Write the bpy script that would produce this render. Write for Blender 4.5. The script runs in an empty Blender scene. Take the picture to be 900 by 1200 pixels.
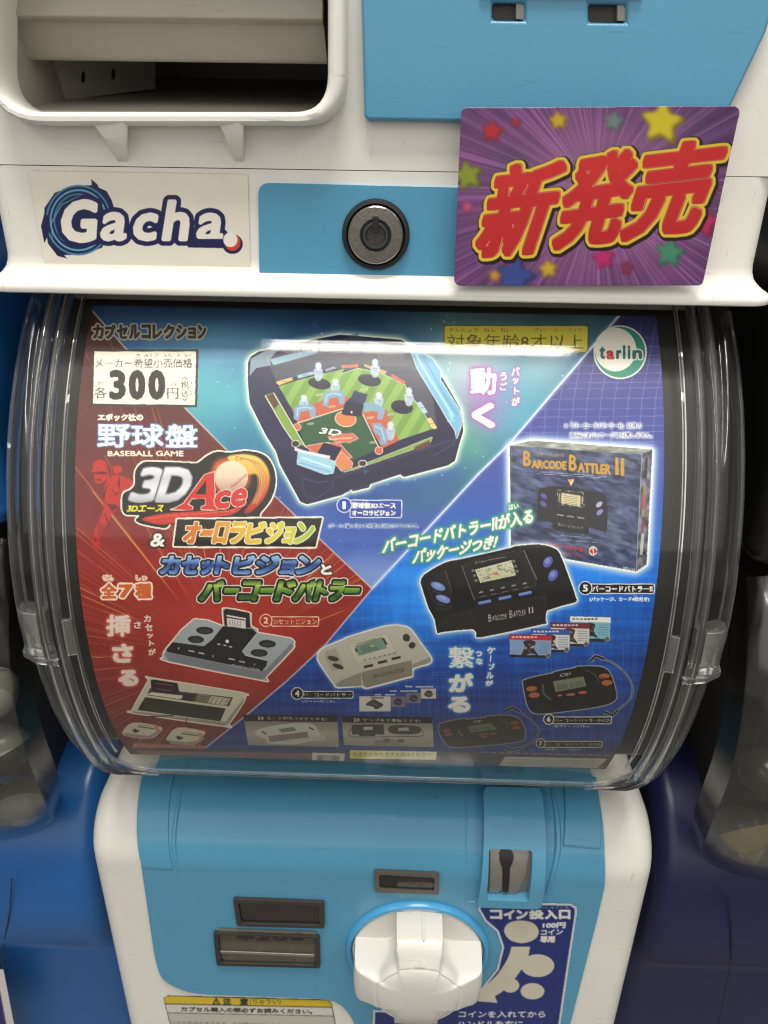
import bpy, bmesh, math, random
import numpy as np
from mathutils import Vector, Matrix

R = math.radians
SC = bpy.context.scene
COL = SC.collection

# ------------------------------------------------------------------ camera, world, lamps, exposure
F_PX = 901.0                     # focal length for a 900 x 1200 picture
PITCH, YAW, ROLL = R(26.0), R(1.3), 0.015
EYE = Vector((0.0116, -0.293, 0.78))
_fw = Vector((-math.sin(YAW) * math.cos(PITCH), math.cos(YAW) * math.cos(PITCH), -math.sin(PITCH)))
_rt = Vector((math.cos(YAW), math.sin(YAW), 0.0))
_up = _rt.cross(_fw)
_r2 = _rt * math.cos(ROLL) + _up * math.sin(ROLL)
_u2 = _up * math.cos(ROLL) - _rt * math.sin(ROLL)
cam = bpy.data.cameras.new('camera')
cam.sensor_fit = 'VERTICAL'
cam.sensor_height = 24.0
cam.lens = F_PX / 1200.0 * 24.0
cam.clip_start, cam.clip_end = 0.01, 50.0
cam.dof.use_dof = True
cam.dof.focus_distance = 0.325
cam.dof.aperture_fstop = 13.0
camo = bpy.data.objects.new('camera', cam)
COL.objects.link(camo)
camo.matrix_world = Matrix(((_r2.x, _u2.x, -_fw.x, EYE.x), (_r2.y, _u2.y, -_fw.y, EYE.y),
                            (_r2.z, _u2.z, -_fw.z, EYE.z), (0, 0, 0, 1)))
SC.camera = camo

world = bpy.data.worlds.new('World')
SC.world = world
world.use_nodes = True
_bg = world.node_tree.nodes['Background']
_bg.inputs[0].default_value = (1.0, 0.975, 0.93, 1)
_bg.inputs[1].default_value = 0.36

def lamp(name, loc, target, sx, sy, power, col):
    l = bpy.data.lights.new(name, 'AREA')
    l.shape = 'RECTANGLE'; l.size = sx; l.size_y = sy
    l.energy = power; l.color = col
    o = bpy.data.objects.new(name, l)
    COL.objects.link(o)
    o.location = loc
    o.rotation_euler = (Vector(target) - Vector(loc)).to_track_quat('-Z', 'Y').to_euler()
    return o

WARM = (1.0, 0.965, 0.895)
lamp('ceiling_tube', (0.06, -0.455, 2.60), (0.06, -0.34, 0.6), 0.88, 0.42, 46.0, WARM)
lamp('front_fill', (0.0, -2.5, 2.35), (0.0, 0.0, 0.75), 5.0, 3.4, 46.0, WARM)  # broad soft fill added to brighten the front faces, no real fixture
for sx in (-1, 1):                                   # rows of tubes running front to back at either side
    lamp('side_tube', (sx * 1.75, -0.9, 2.45), (sx * 1.75, -0.9, 0.0), 0.10, 3.4, 26.0, WARM)

SC.view_settings.view_transform = 'Standard'
SC.view_settings.look = 'None'
SC.view_settings.exposure = 0.0
SC.view_settings.gamma = 1.0
SC.render.engine = 'CYCLES'
SC.cycles.use_denoising = True
SC.cycles.use_adaptive_sampling = False
SC.cycles.use_light_tree = False
SC.cycles.denoising_prefilter = 'ACCURATE'
SC.cycles.filter_width = 1.1
SC.cycles.max_bounces = 10
SC.cycles.transparent_max_bounces = 24
SC.cycles.transmission_bounces = 8
SC.cycles.caustics_reflective = False
SC.cycles.caustics_refractive = False

# ------------------------------------------------------------------ measuring helpers
def ray(x, y):
    return _fw * F_PX + _r2 * (x - 450.0) + _u2 * (600.0 - y)

def on_y(x, y, Y):
    d = ray(x, y)
    t = (Y - EYE.y) / d.y
    return EYE + d * t

def ppx(p):
    d = np.asarray(p, dtype=np.float64) - np.array(EYE)
    z = d @ np.array(_fw)
    return 450 + F_PX * (d @ np.array(_r2)) / z, 600 - F_PX * (d @ np.array(_u2)) / z

class Prof:
    """A profile in the (Y, z) plane, swept along X."""
    def __init__(self, pts):
        self.p = np.array(pts, dtype=float)
        d = np.diff(self.p, axis=0)
        self.l = np.hypot(d[:, 0], d[:, 1])
        self.s = np.r_[0, np.cumsum(self.l)]
    def yz(self, s):
        return np.interp(s, self.s, self.p[:, 0]), np.interp(s, self.s, self.p[:, 1])
    def nrm(self, s):
        e = 0.0012
        a = self.yz(max(s - e, 0)); b = self.yz(min(s + e, self.s[-1]))
        t = np.array([b[0] - a[0], b[1] - a[1]]); t /= np.hypot(*t) + 1e-12
        return -t[1], t[0]
    def pos(self, X, s, n=0.0):
        Y, z = self.yz(s)
        ny, nz = self.nrm(s)
        return Vector((X, Y + ny * n, z + nz * n))
    def hit(self, x, y):
        d = ray(x, y)
        best = None
        for i in range(len(self.p) - 1):
            a, b = self.p[i], self.p[i + 1]
            e = b - a
            det = d.y * (-e[1]) - d.z * (-e[0])
            if abs(det) < 1e-12: continue
            q = a - np.array([EYE.y, EYE.z])
            t = (q[0] * (-e[1]) - q[1] * (-e[0])) / det
            u = (d.y * q[1] - d.z * q[0]) / det
            if t > 0 and -1e-6 <= u <= 1 + 1e-6 and (best is None or t < best[0]):
                best = (t, EYE.x + d.x * t, self.s[i] + u * self.l[i])
        if best is None:
            raise ValueError('no hit %s %s' % (x, y))
        return best[1], best[2]

# ------------------------------------------------------------------ object helpers
def thing(name, label, cat, loc, group=None):
    o = bpy.data.objects.new(name, None)
    o.empty_display_size = 0.02
    COL.objects.link(o)
    o.location = loc
    return tag(o, label, cat, group)

def tag(o, label, cat, group=None, kind=None):
    if label: o['label'] = label
    if cat: o['category'] = cat
    if group: o['group'] = group
    if kind: o['kind'] = kind
    return o

def wmat(o):
    m = Matrix.Translation(o.location)
    return wmat(o.parent) @ o.matrix_parent_inverse @ m if o.parent else m

def link(name, me, mat, parent=None, smooth=True, bevel=0.0, seg=3, angle=35):
    o = bpy.data.objects.new(name, me)
    COL.objects.link(o)
    if mat is not None and not me.materials:
        me.materials.append(mat)
    if parent is not None:
        o.parent = parent
        o.matrix_parent_inverse = wmat(parent).inverted()
    if bevel > 0:
        b = o.modifiers.new('bevel', 'BEVEL')
        b.width = bevel; b.segments = seg; b.limit_method = 'ANGLE'; b.angle_limit = R(angle)
        b.use_clamp_overlap = True
    if smooth:
        for p in me.polygons: p.use_smooth = True
        w = o.modifiers.new('normals', 'WEIGHTED_NORMAL') if bevel > 0 else None
        if w is not None: w.keep_sharp = True
        if bevel == 0:
            me.set_sharp_from_angle(angle=R(40))
    return o

def to_mesh(bm, name='m'):
    bmesh.ops.recalc_face_normals(bm, faces=bm.faces)
    me = bpy.data.meshes.new(name)
    bm.to_mesh(me); bm.free()
    return me

def rounded(pts, rad, n=6):
    """Round the corners of a 2-D polygon; rad a number or one per corner."""
    out = []
    N = len(pts)
    for i in range(N):
        r = rad[i] if isinstance(rad, (list, tuple)) else rad
        p0, p1, p2 = (Vector(pts[i - 1][:2]), Vector(pts[i][:2]), Vector(pts[(i + 1) % N][:2]))
        a, b = (p0 - p1), (p2 - p1)
        la, lb = a.length, b.length
        if r <= 0: out.append(tuple(p1)); continue
        a.normalize(); b.normalize()
        ang = a.angle(b) / 2
        d = min(r / math.tan(ang), la * 0.49, lb * 0.49)
        A, B = p1 + a * d, p1 + b * d
        for k in range(n + 1):
            t = k / n
            out.append(tuple(A * (1 - t) ** 2 + p1 * 2 * t * (1 - t) + B * t * t))
    return out

def smoothc(pts, n=6, closed=True):
    """Catmull-Rom through pts."""
    P = [np.array(p, float) for p in pts]
    N = len(P); out = []
    for i in range(N if closed else N - 1):
        if closed:
            a, b, c, d = P[i - 1], P[i], P[(i + 1) % N], P[(i + 2) % N]
        else:
            a, b, c, d = P[max(i - 1, 0)], P[i], P[i + 1], P[min(i + 2, N - 1)]
        for k in range(n):
            t = k / n
            out.append(tuple(0.5 * (2 * b + (c - a) * t + (2 * a - 5 * b + 4 * c - d) * t * t + (3 * b - a - 3 * c + d) * t ** 3)))
    if not closed: out.append(tuple(P[-1]))
    return out

def plate(outer, holes, mapf, n0, n1, cuts=None, back=True):
    """A sheet with holes: 2-D loops filled, optionally cut along v, mapped by mapf(u, v, n), thickness n0..n1."""
    bm = bmesh.new()
    edges = []
    for loop in [outer] + list(holes):
        vs = [bm.verts.new((p[0], p[1], 0)) for p in loop]
        for i in range(len(vs)):
            edges.append(bm.edges.new((vs[i], vs[(i + 1) % len(vs)])))
    bmesh.ops.triangle_fill(bm, use_beauty=True, use_dissolve=False, edges=edges, normal=(0, 0, 1))
    if cuts:
        for c in cuts:
            bmesh.ops.bisect_plane(bm, geom=bm.verts[:] + bm.edges[:] + bm.faces[:], plane_co=(0, c, 0), plane_no=(0, 1, 0))
    bm.verts.index_update()
    uv = [(v.co.x, v.co.y) for v in bm.verts]
    fs = [[v.index for v in f.verts] for f in bm.faces]
    be = [(e.verts[0].index, e.verts[1].index) for e in bm.edges if len(e.link_faces) == 1]
    bm.free()
    N = len(uv)
    V = [mapf(u, v, n1) for u, v in uv] + [mapf(u, v, n0) for u, v in uv]
    Fc = [f for f in fs]
    if back: Fc += [[i + N for i in reversed(f)] for f in fs]
    Fc += [(a, b, b + N, a + N) for a, b in be]
    bm = bmesh.new()
    vs = [bm.verts.new(p) for p in V]
    for f in Fc:
        try: bm.faces.new([vs[i] for i in f])
        except ValueError: pass
    bmesh.ops.remove_doubles(bm, verts=bm.verts, dist=1e-7)
    return to_mesh(bm)

def extrude_x(prof, x0, x1):
    """Closed (Y, z) polygon swept from x0 to x1."""
    bm = bmesh.new()
    a = [bm.verts.new((x0, p[0], p[1])) for p in prof]
    b = [bm.verts.new((x1, p[0], p[1])) for p in prof]
    n = len(prof)
    bm.faces.new(a); bm.faces.new(b[::-1])
    for i in range(n):
        bm.faces.new((a[i], a[(i + 1) % n], b[(i + 1) % n], b[i]))
    return to_mesh(bm)

def sweep(sections, closed_section=True, caps=True):
    """Loft through equal-length lists of points."""
    bm = bmesh.new()
    rows = [[bm.verts.new(p) for p in s] for s in sections]
    m = len(rows[0])
    for i in range(len(rows) - 1):
        for j in range(m if closed_section else m - 1):
            bm.faces.new((rows[i][j], rows[i][(j + 1) % m], rows[i + 1][(j + 1) % m], rows[i + 1][j]))
    if caps and closed_section:
        bm.faces.new(rows[0][::-1]); bm.faces.new(rows[-1])
    return to_mesh(bm)

def box(bm, a, b):
    v = [bm.verts.new((x, y, z)) for x in (a[0], b[0]) for y in (a[1], b[1]) for z in (a[2], b[2])]
    for f in ((0, 1, 3, 2), (4, 6, 7, 5), (0, 4, 5, 1), (2, 3, 7, 6), (0, 2, 6, 4), (1, 5, 7, 3)):
        bm.faces.new([v[i] for i in f])

def box_mesh(a, b):
    bm = bmesh.new(); box(bm, a, b); return to_mesh(bm)

def lathe_y(c, prof, n=64):
    """Turned about the line through c along -Y; prof = [(radius, towards the viewer)...]."""
    secs = []
    bm = bmesh.new()
    rings = []
    for r, h in prof:
        if r < 1e-6:
            rings.append([bm.verts.new((c[0], c[1] - h, c[2]))])
        else:
            rings.append([bm.verts.new((c[0] + r * math.cos(2 * math.pi * k / n), c[1] - h, c[2] + r * math.sin(2 * math.pi * k / n))) for k in range(n)])
    for a, b in zip(rings, rings[1:]):
        for k in range(n):
            k2 = (k + 1) % n
            if len(a) == 1 and len(b) == 1: continue
            if len(a) == 1: bm.faces.new((a[0], b[k], b[k2]))
            elif len(b) == 1: bm.faces.new((a[k], a[k2], b[0]))
            else: bm.faces.new((a[k], a[k2], b[k2], b[k]))
    return to_mesh(bm)

def tube(pts, r, n=10, closed=False):
    P = [Vector(p) for p in pts]
    secs = []
    for i, p in enumerate(P):
        t = (P[min(i + 1, len(P) - 1)] - P[max(i - 1, 0)]).normalized()
        a = t.cross(Vector((0.13, 0.97, 0.21))).normalized(); b = t.cross(a)
        secs.append([p + (a * math.cos(2 * math.pi * k / n) + b * math.sin(2 * math.pi * k / n)) * r for k in range(n)])
    return sweep(secs)

def arc(cy, cz, r, a0, a1, n):
    """Angles from the -Y direction, positive upwards (degrees)."""
    return [(cy - r * math.cos(R(a0 + (a1 - a0) * i / n)), cz + r * math.sin(R(a0 + (a1 - a0) * i / n))) for i in range(n + 1)]

# ------------------------------------------------------------------ materials
def lin(c):
    c = np.asarray(c, dtype=np.float64) / 255.0
    return np.where(c <= 0.04045, c / 12.92, ((c + 0.055) / 1.055) ** 2.4)

def plastic(name, base, rough=0.35, var=0.06, bump=0.0, scale=60.0, metallic=0.0, spec=0.5, coat=0.0, wear=0.0):
    m = bpy.data.materials.new(name); m.use_nodes = True
    nt = m.node_tree; b = nt.nodes['Principled BSDF']
    tc = nt.nodes.new('ShaderNodeTexCoord')
    n1 = nt.nodes.new('ShaderNodeTexNoise'); n1.inputs['Scale'].default_value = scale * 0.25; n1.inputs['Detail'].default_value = 5
    n2 = nt.nodes.new('ShaderNodeTexNoise'); n2.inputs['Scale'].default_value = scale * 12; n2.inputs['Detail'].default_value = 3
    nt.links.new(tc.outputs['Object'], n1.inputs['Vector']); nt.links.new(tc.outputs['Object'], n2.inputs['Vector'])
    ramp = nt.nodes.new('ShaderNodeMapRange')
    ramp.inputs['From Min'].default_value = 0.3; ramp.inputs['From Max'].default_value = 0.7
    ramp.inputs['To Min'].default_value = 1 - var; ramp.inputs['To Max'].default_value = 1 + var * 0.5
    nt.links.new(n1.outputs['Fac'], ramp.inputs['Value'])
    mul = nt.nodes.new('ShaderNodeMix'); mul.data_type = 'RGBA'; mul.blend_type = 'MULTIPLY'; mul.inputs['Factor'].default_value = 1
    mul.inputs['A'].default_value = (*base, 1)
    nt.links.new(ramp.outputs['Result'], mul.inputs['B'])
    col = mul.outputs['Result']
    if wear > 0:                                     # sparse scuffs and specks of dirt
        for sc_, lo, hi, seed in (((40, 40, 420), .66, .74, 0.0), ((420, 40, 60), .68, .76, 3.1), ((260, 260, 260), .72, .80, 7.7)):
            mp = nt.nodes.new('ShaderNodeMapping'); mp.inputs['Scale'].default_value = sc_; mp.inputs['Location'].default_value = (seed, seed * 2, seed); mp.inputs['Rotation'].default_value = (0.2, 0.3 + seed, 0.15)
            nz = nt.nodes.new('ShaderNodeTexNoise'); nz.inputs['Scale'].default_value = 1.0; nz.inputs['Detail'].default_value = 4; nz.inputs['Roughness'].default_value = .6
            nt.links.new(tc.outputs['Object'], mp.inputs[0]); nt.links.new(mp.outputs[0], nz.inputs['Vector'])
            th = nt.nodes.new('ShaderNodeMapRange'); th.inputs['From Min'].default_value = lo; th.inputs['From Max'].default_value = hi; th.inputs['To Max'].default_value = wear
            nt.links.new(nz.outputs['Fac'], th.inputs['Value'])
            mx = nt.nodes.new('ShaderNodeMix'); mx.data_type = 'RGBA'; mx.inputs['B'].default_value = (base[0] * .38, base[1] * .34, base[2] * .30, 1)
            nt.links.new(th.outputs[0], mx.inputs['Factor']); nt.links.new(col, mx.inputs['A']); col = mx.outputs['Result']
    nt.links.new(col, b.inputs['Base Color'])
    rr = nt.nodes.new('ShaderNodeMapRange')
    rr.inputs['To Min'].default_value = rough - 0.08; rr.inputs['To Max'].default_value = rough + 0.12
    nt.links.new(n1.outputs['Fac'], rr.inputs['Value']); nt.links.new(rr.outputs['Result'], b.inputs['Roughness'])
    b.inputs['Metallic'].default_value = metallic
    b.inputs['Specular IOR Level'].default_value = spec
    b.inputs['Coat Weight'].default_value = coat
    if bump > 0:
        bp = nt.nodes.new('ShaderNodeBump'); bp.inputs['Strength'].default_value = bump; bp.inputs['Distance'].default_value = 0.0004
        nt.links.new(n2.outputs['Fac'], bp.inputs['Height']); nt.links.new(bp.outputs['Normal'], b.inputs['Normal'])
    return m

def clear_sheet(name, tint=(0.96, 0.96, 0.95), ior=1.49, rough=0.03, gain=1.0, scratch=0.3):
    """Thin clear plastic: transparent, with a Fresnel gloss and fine scuffs."""
    m = bpy.data.materials.new(name); m.use_nodes = True
    nt = m.node_tree; nt.nodes.clear()
    out = nt.nodes.new('ShaderNodeOutputMaterial')
    mix = nt.nodes.new('ShaderNodeMixShader')
    tr = nt.nodes.new('ShaderNodeBsdfTransparent'); tr.inputs[0].default_value = (*tint, 1)
    gl = nt.nodes.new('ShaderNodeBsdfGlossy'); gl.inputs['Roughness'].default_value = rough
    fr = nt.nodes.new('ShaderNodeFresnel'); fr.inputs['IOR'].default_value = ior
    mu = nt.nodes.new('ShaderNodeMath'); mu.operation = 'MULTIPLY'; mu.inputs[1].default_value = gain; mu.use_clamp = True
    ge = nt.nodes.new('ShaderNodeNewGeometry')
    io = nt.nodes.new('ShaderNodeMapRange')          # the same gloss on both faces of the sheet
    io.inputs['To Min'].default_value = ior; io.inputs['To Max'].default_value = 1.0 / ior
    nt.links.new(ge.outputs['Backfacing'], io.inputs['Value']); nt.links.new(io.outputs[0], fr.inputs['IOR'])
    nt.links.new(fr.outputs[0], mu.inputs[0])
    tc = nt.nodes.new('ShaderNodeTexCoord')
    mp = nt.nodes.new('ShaderNodeMapping'); mp.inputs['Scale'].default_value = (900, 60, 60); mp.inputs['Rotation'].default_value = (0.3, 0.4, 0.5)
    nz = nt.nodes.new('ShaderNodeTexNoise'); nz.inputs['Scale'].default_value = 1.0; nz.inputs['Detail'].default_value = 6
    nt.links.new(tc.outputs['Object'], mp.inputs[0]); nt.links.new(mp.outputs[0], nz.inputs['Vector'])
    mr = nt.nodes.new('ShaderNodeMapRange'); mr.inputs['From Min'].default_value = 0.45; mr.inputs['From Max'].default_value = 0.75
    mr.inputs['To Min'].default_value = rough; mr.inputs['To Max'].default_value = rough + scratch * 0.5
    nt.links.new(nz.outputs['Fac'], mr.inputs['Value']); nt.links.new(mr.outputs[0], gl.inputs['Roughness'])
    nt.links.new(mu.outputs[0], mix.inputs[0]); nt.links.new(tr.outputs[0], mix.inputs[1]); nt.links.new(gl.outputs[0], mix.inputs[2])
    nt.links.new(mix.outputs[0], out.inputs[0])
    return m

def glassy(name, col=(0.95, 0.95, 0.94), rough=0.02, ior=1.49, clear=0.96):
    m = bpy.data.materials.new(name); m.use_nodes = True
    b = m.node_tree.nodes['Principled BSDF']
    b.inputs['Base Color'].default_value = (*col, 1)
    b.inputs['Transmission Weight'].default_value = clear
    b.inputs['IOR'].default_value = ior
    tc = m.node_tree.nodes.new('ShaderNodeTexCoord')
    nz = m.node_tree.nodes.new('ShaderNodeTexNoise'); nz.inputs['Scale'].default_value = 350; nz.inputs['Detail'].default_value = 4
    m.node_tree.links.new(tc.outputs['Object'], nz.inputs['Vector'])
    mr = m.node_tree.nodes.new('ShaderNodeMapRange'); mr.inputs['To Min'].default_value = rough * 0.3; mr.inputs['To Max'].default_value = rough * 3
    m.node_tree.links.new(nz.outputs['Fac'], mr.inputs['Value']); m.node_tree.links.new(mr.outputs[0], b.inputs['Roughness'])
    return m

M = {
    'white': plastic('white_plastic', (0.76, 0.74, 0.685), 0.34, 0.07, 0.12, wear=0.5),
    'white_gloss': plastic('white_gloss_plastic', (0.63, 0.615, 0.575), 0.28, 0.05, 0.15, wear=0.35),
    'beige': plastic('shaded_beige_plastic', (0.42, 0.39, 0.335), 0.42, 0.12, 0.2, wear=0.5),  # white plastic with the outlet's shade put into its colour
    'blue': plastic('sky_blue_plastic', (0.085, 0.30, 0.47), 0.19, 0.06, 0.08, wear=0.3),
    'blue_light': plastic('light_blue_plastic', (0.065, 0.32, 0.58), 0.25, 0.04, 0.05),
    'royal': plastic('royal_blue_plastic', (0.016, 0.12, 0.38), 0.28, 0.08, 0.10),
    'navy': plastic('navy_plastic', (0.012, 0.013, 0.07), 0.36, 0.10, 0.10),
    'black': plastic('black_plastic', (0.012, 0.012, 0.012), 0.35, 0.1, 0.1),
    'frame': plastic('grey_brown_frame_plastic', (0.10, 0.093, 0.083), 0.35, 0.15, 0.1),
    'dark': plastic('dark_grey_plastic', (0.035, 0.033, 0.030), 0.45, 0.15, 0.1),
    'tub': plastic('smoked_tub_plastic', (0.030, 0.028, 0.025), 0.40, 0.15, 0.1),
    'metal': plastic('worn_steel', (0.26, 0.24, 0.215), 0.28, 0.2, 0.3, metallic=0.9),
    'metal_dark': plastic('dark_steel', (0.09, 0.085, 0.078), 0.42, 0.2, 0.3, metallic=0.8),
    'silver': plastic('silver_coin_plate', (0.30, 0.28, 0.25), 0.32, 0.25, 0.3, metallic=0.5),
    'rubber': plastic('cable_rubber', (0.03, 0.029, 0.028), 0.5, 0.1, 0.1),
    'wall': plastic('dark_wall_paint', (0.016, 0.015, 0.015), 0.75, 0.2, 0.2, scale=6),
    'floor': plastic('grey_floor_vinyl', (0.15, 0.14, 0.125), 0.5, 0.2, 0.2, scale=8),
    'clear': clear_sheet('clear_cover_plastic', gain=0.58, rough=0.055, scratch=0.16),
    'clear_side': clear_sheet('clear_shell_plastic', tint=(0.90, 0.895, 0.88), gain=1.1, rough=0.07, scratch=0.45),
    'dome': clear_sheet('clear_dome_plastic', tint=(0.86, 0.86, 0.84), gain=1.7, rough=0.10, scratch=0.15),
    'smoke': clear_sheet('smoked_window_plastic', tint=(0.80, 0.78, 0.74), gain=1.0, rough=0.05),
    'rib': glassy('clear_rib_plastic'),
    'lug': glassy('frosted_lug_plastic', rough=0.06, clear=0.92),
    'cap_grey': plastic('grey_capsule_plastic', (0.30, 0.29, 0.27), 0.25, 0.2, 0.0),
    'cap_olive': plastic('olive_capsule_plastic', (0.36, 0.29, 0.12), 0.25, 0.2, 0.0),
    'cap_white': plastic('white_capsule_plastic', (0.62, 0.60, 0.55), 0.25, 0.1, 0.0),
    'cap_dark': plastic('dark_capsule_plastic', (0.05, 0.046, 0.04), 0.2, 0.2, 0.0),
}

def print_mat(name, rough=0.42, coat=0.0):
    m = bpy.data.materials.new(name); m.use_nodes = True
    nt = m.node_tree; b = nt.nodes['Principled BSDF']
    a = nt.nodes.new('ShaderNodeAttribute'); a.attribute_name = 'ink'
    nt.links.new(a.outputs['Color'], b.inputs['Base Color'])
    tc = nt.nodes.new('ShaderNodeTexCoord')
    nz = nt.nodes.new('ShaderNodeTexNoise'); nz.inputs['Scale'].default_value = 40
    nt.links.new(tc.outputs['Object'], nz.inputs['Vector'])
    mr = nt.nodes.new('ShaderNodeMapRange'); mr.inputs['To Min'].default_value = rough - 0.06; mr.inputs['To Max'].default_value = rough + 0.06
    nt.links.new(nz.outputs['Fac'], mr.inputs['Value']); nt.links.new(mr.outputs[0], b.inputs['Roughness'])
    b.inputs['Coat Weight'].default_value = coat
    return m

# ------------------------------------------------------------------ printing: drawn ink, laid on real sheets
_glyphs = {}
def glyph_edges(s):
    if s in _glyphs: return _glyphs[s]
    cu = bpy.data.curves.new('lettering', 'FONT')
    cu.body = s; cu.fill_mode = 'NONE'; cu.resolution_u = 3
    ob = bpy.data.objects.new('lettering', cu)
    me = ob.to_mesh()
    n = len(me.vertices)
    co = np.empty(n * 3, np.float32); me.vertices.foreach_get('co', co); co = co.reshape(-1, 3)[:, :2].astype(float)
    ed = np.empty(len(me.edges) * 2, np.int32); me.edges.foreach_get('vertices', ed); ed = ed.reshape(-1, 2)
    ob.to_mesh_clear(); bpy.data.objects.remove(ob); bpy.data.curves.remove(cu)
    lo, hi = co.min(0), co.max(0)
    c = (co - lo) / np.maximum(hi - lo, 1e-6); c[:, 1] = 1 - c[:, 1]
    E_ = np.c_[c[ed[:, 0]], c[ed[:, 1]]]
    _glyphs[s] = (E_, (hi - lo))
    return _glyphs[s]

def boxblur(m, r):
    r = int(round(r))
    if r < 1: return m
    for ax in (0, 1):
        p = np.pad(m, [(r + 1, r) if a == ax else (0, 0) for a in (0, 1)], mode='edge')
        c = np.cumsum(p, axis=ax, dtype=np.float32)
        k = 2 * r + 1
        m = (np.take(c, range(k, c.shape[ax]), ax) - np.take(c, range(0, c.shape[ax] - k), ax)) / k
    return m

def gblur(m, sig):
    for _ in range(3): m = boxblur(m, sig)
    return m

def dilate(m, r):
    if r <= 0: return m
    out = np.zeros_like(m); H, W = m.shape
    R_ = int(math.ceil(r))
    b = m > 0.5
    for dy in range(-R_, R_ + 1):
        q = r * r - dy * dy
        if q < 0: continue
        w = int(math.sqrt(q))
        c = np.cumsum(np.pad(b.astype(np.int32), ((0, 0), (w + 1, w))), axis=1)
        h = (c[:, 2 * w + 1:] - c[:, :-(2 * w + 1)]) > 0
        ya, yb = max(0, dy), min(H, H + dy)
        out[ya:yb] = np.maximum(out[ya:yb], h[ya - dy:yb - dy])
    return out

def dilate_sq(m, r):
    """Heavier strokes that keep their square ends."""
    k = int(round(r))
    if k < 1: return m
    b = m > 0.5
    for ax in (0, 1):
        c = np.cumsum(np.pad(b.astype(np.int32), [(k + 1, k) if a == ax else (0, 0) for a in (0, 1)]), axis=ax)
        n = 2 * k + 1
        b = (np.take(c, range(n, c.shape[ax]), ax) - np.take(c, range(0, c.shape[ax] - n), ax)) > 0
    return np.minimum(b.astype(np.float32), dilate(m, r * 1.3))

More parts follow.
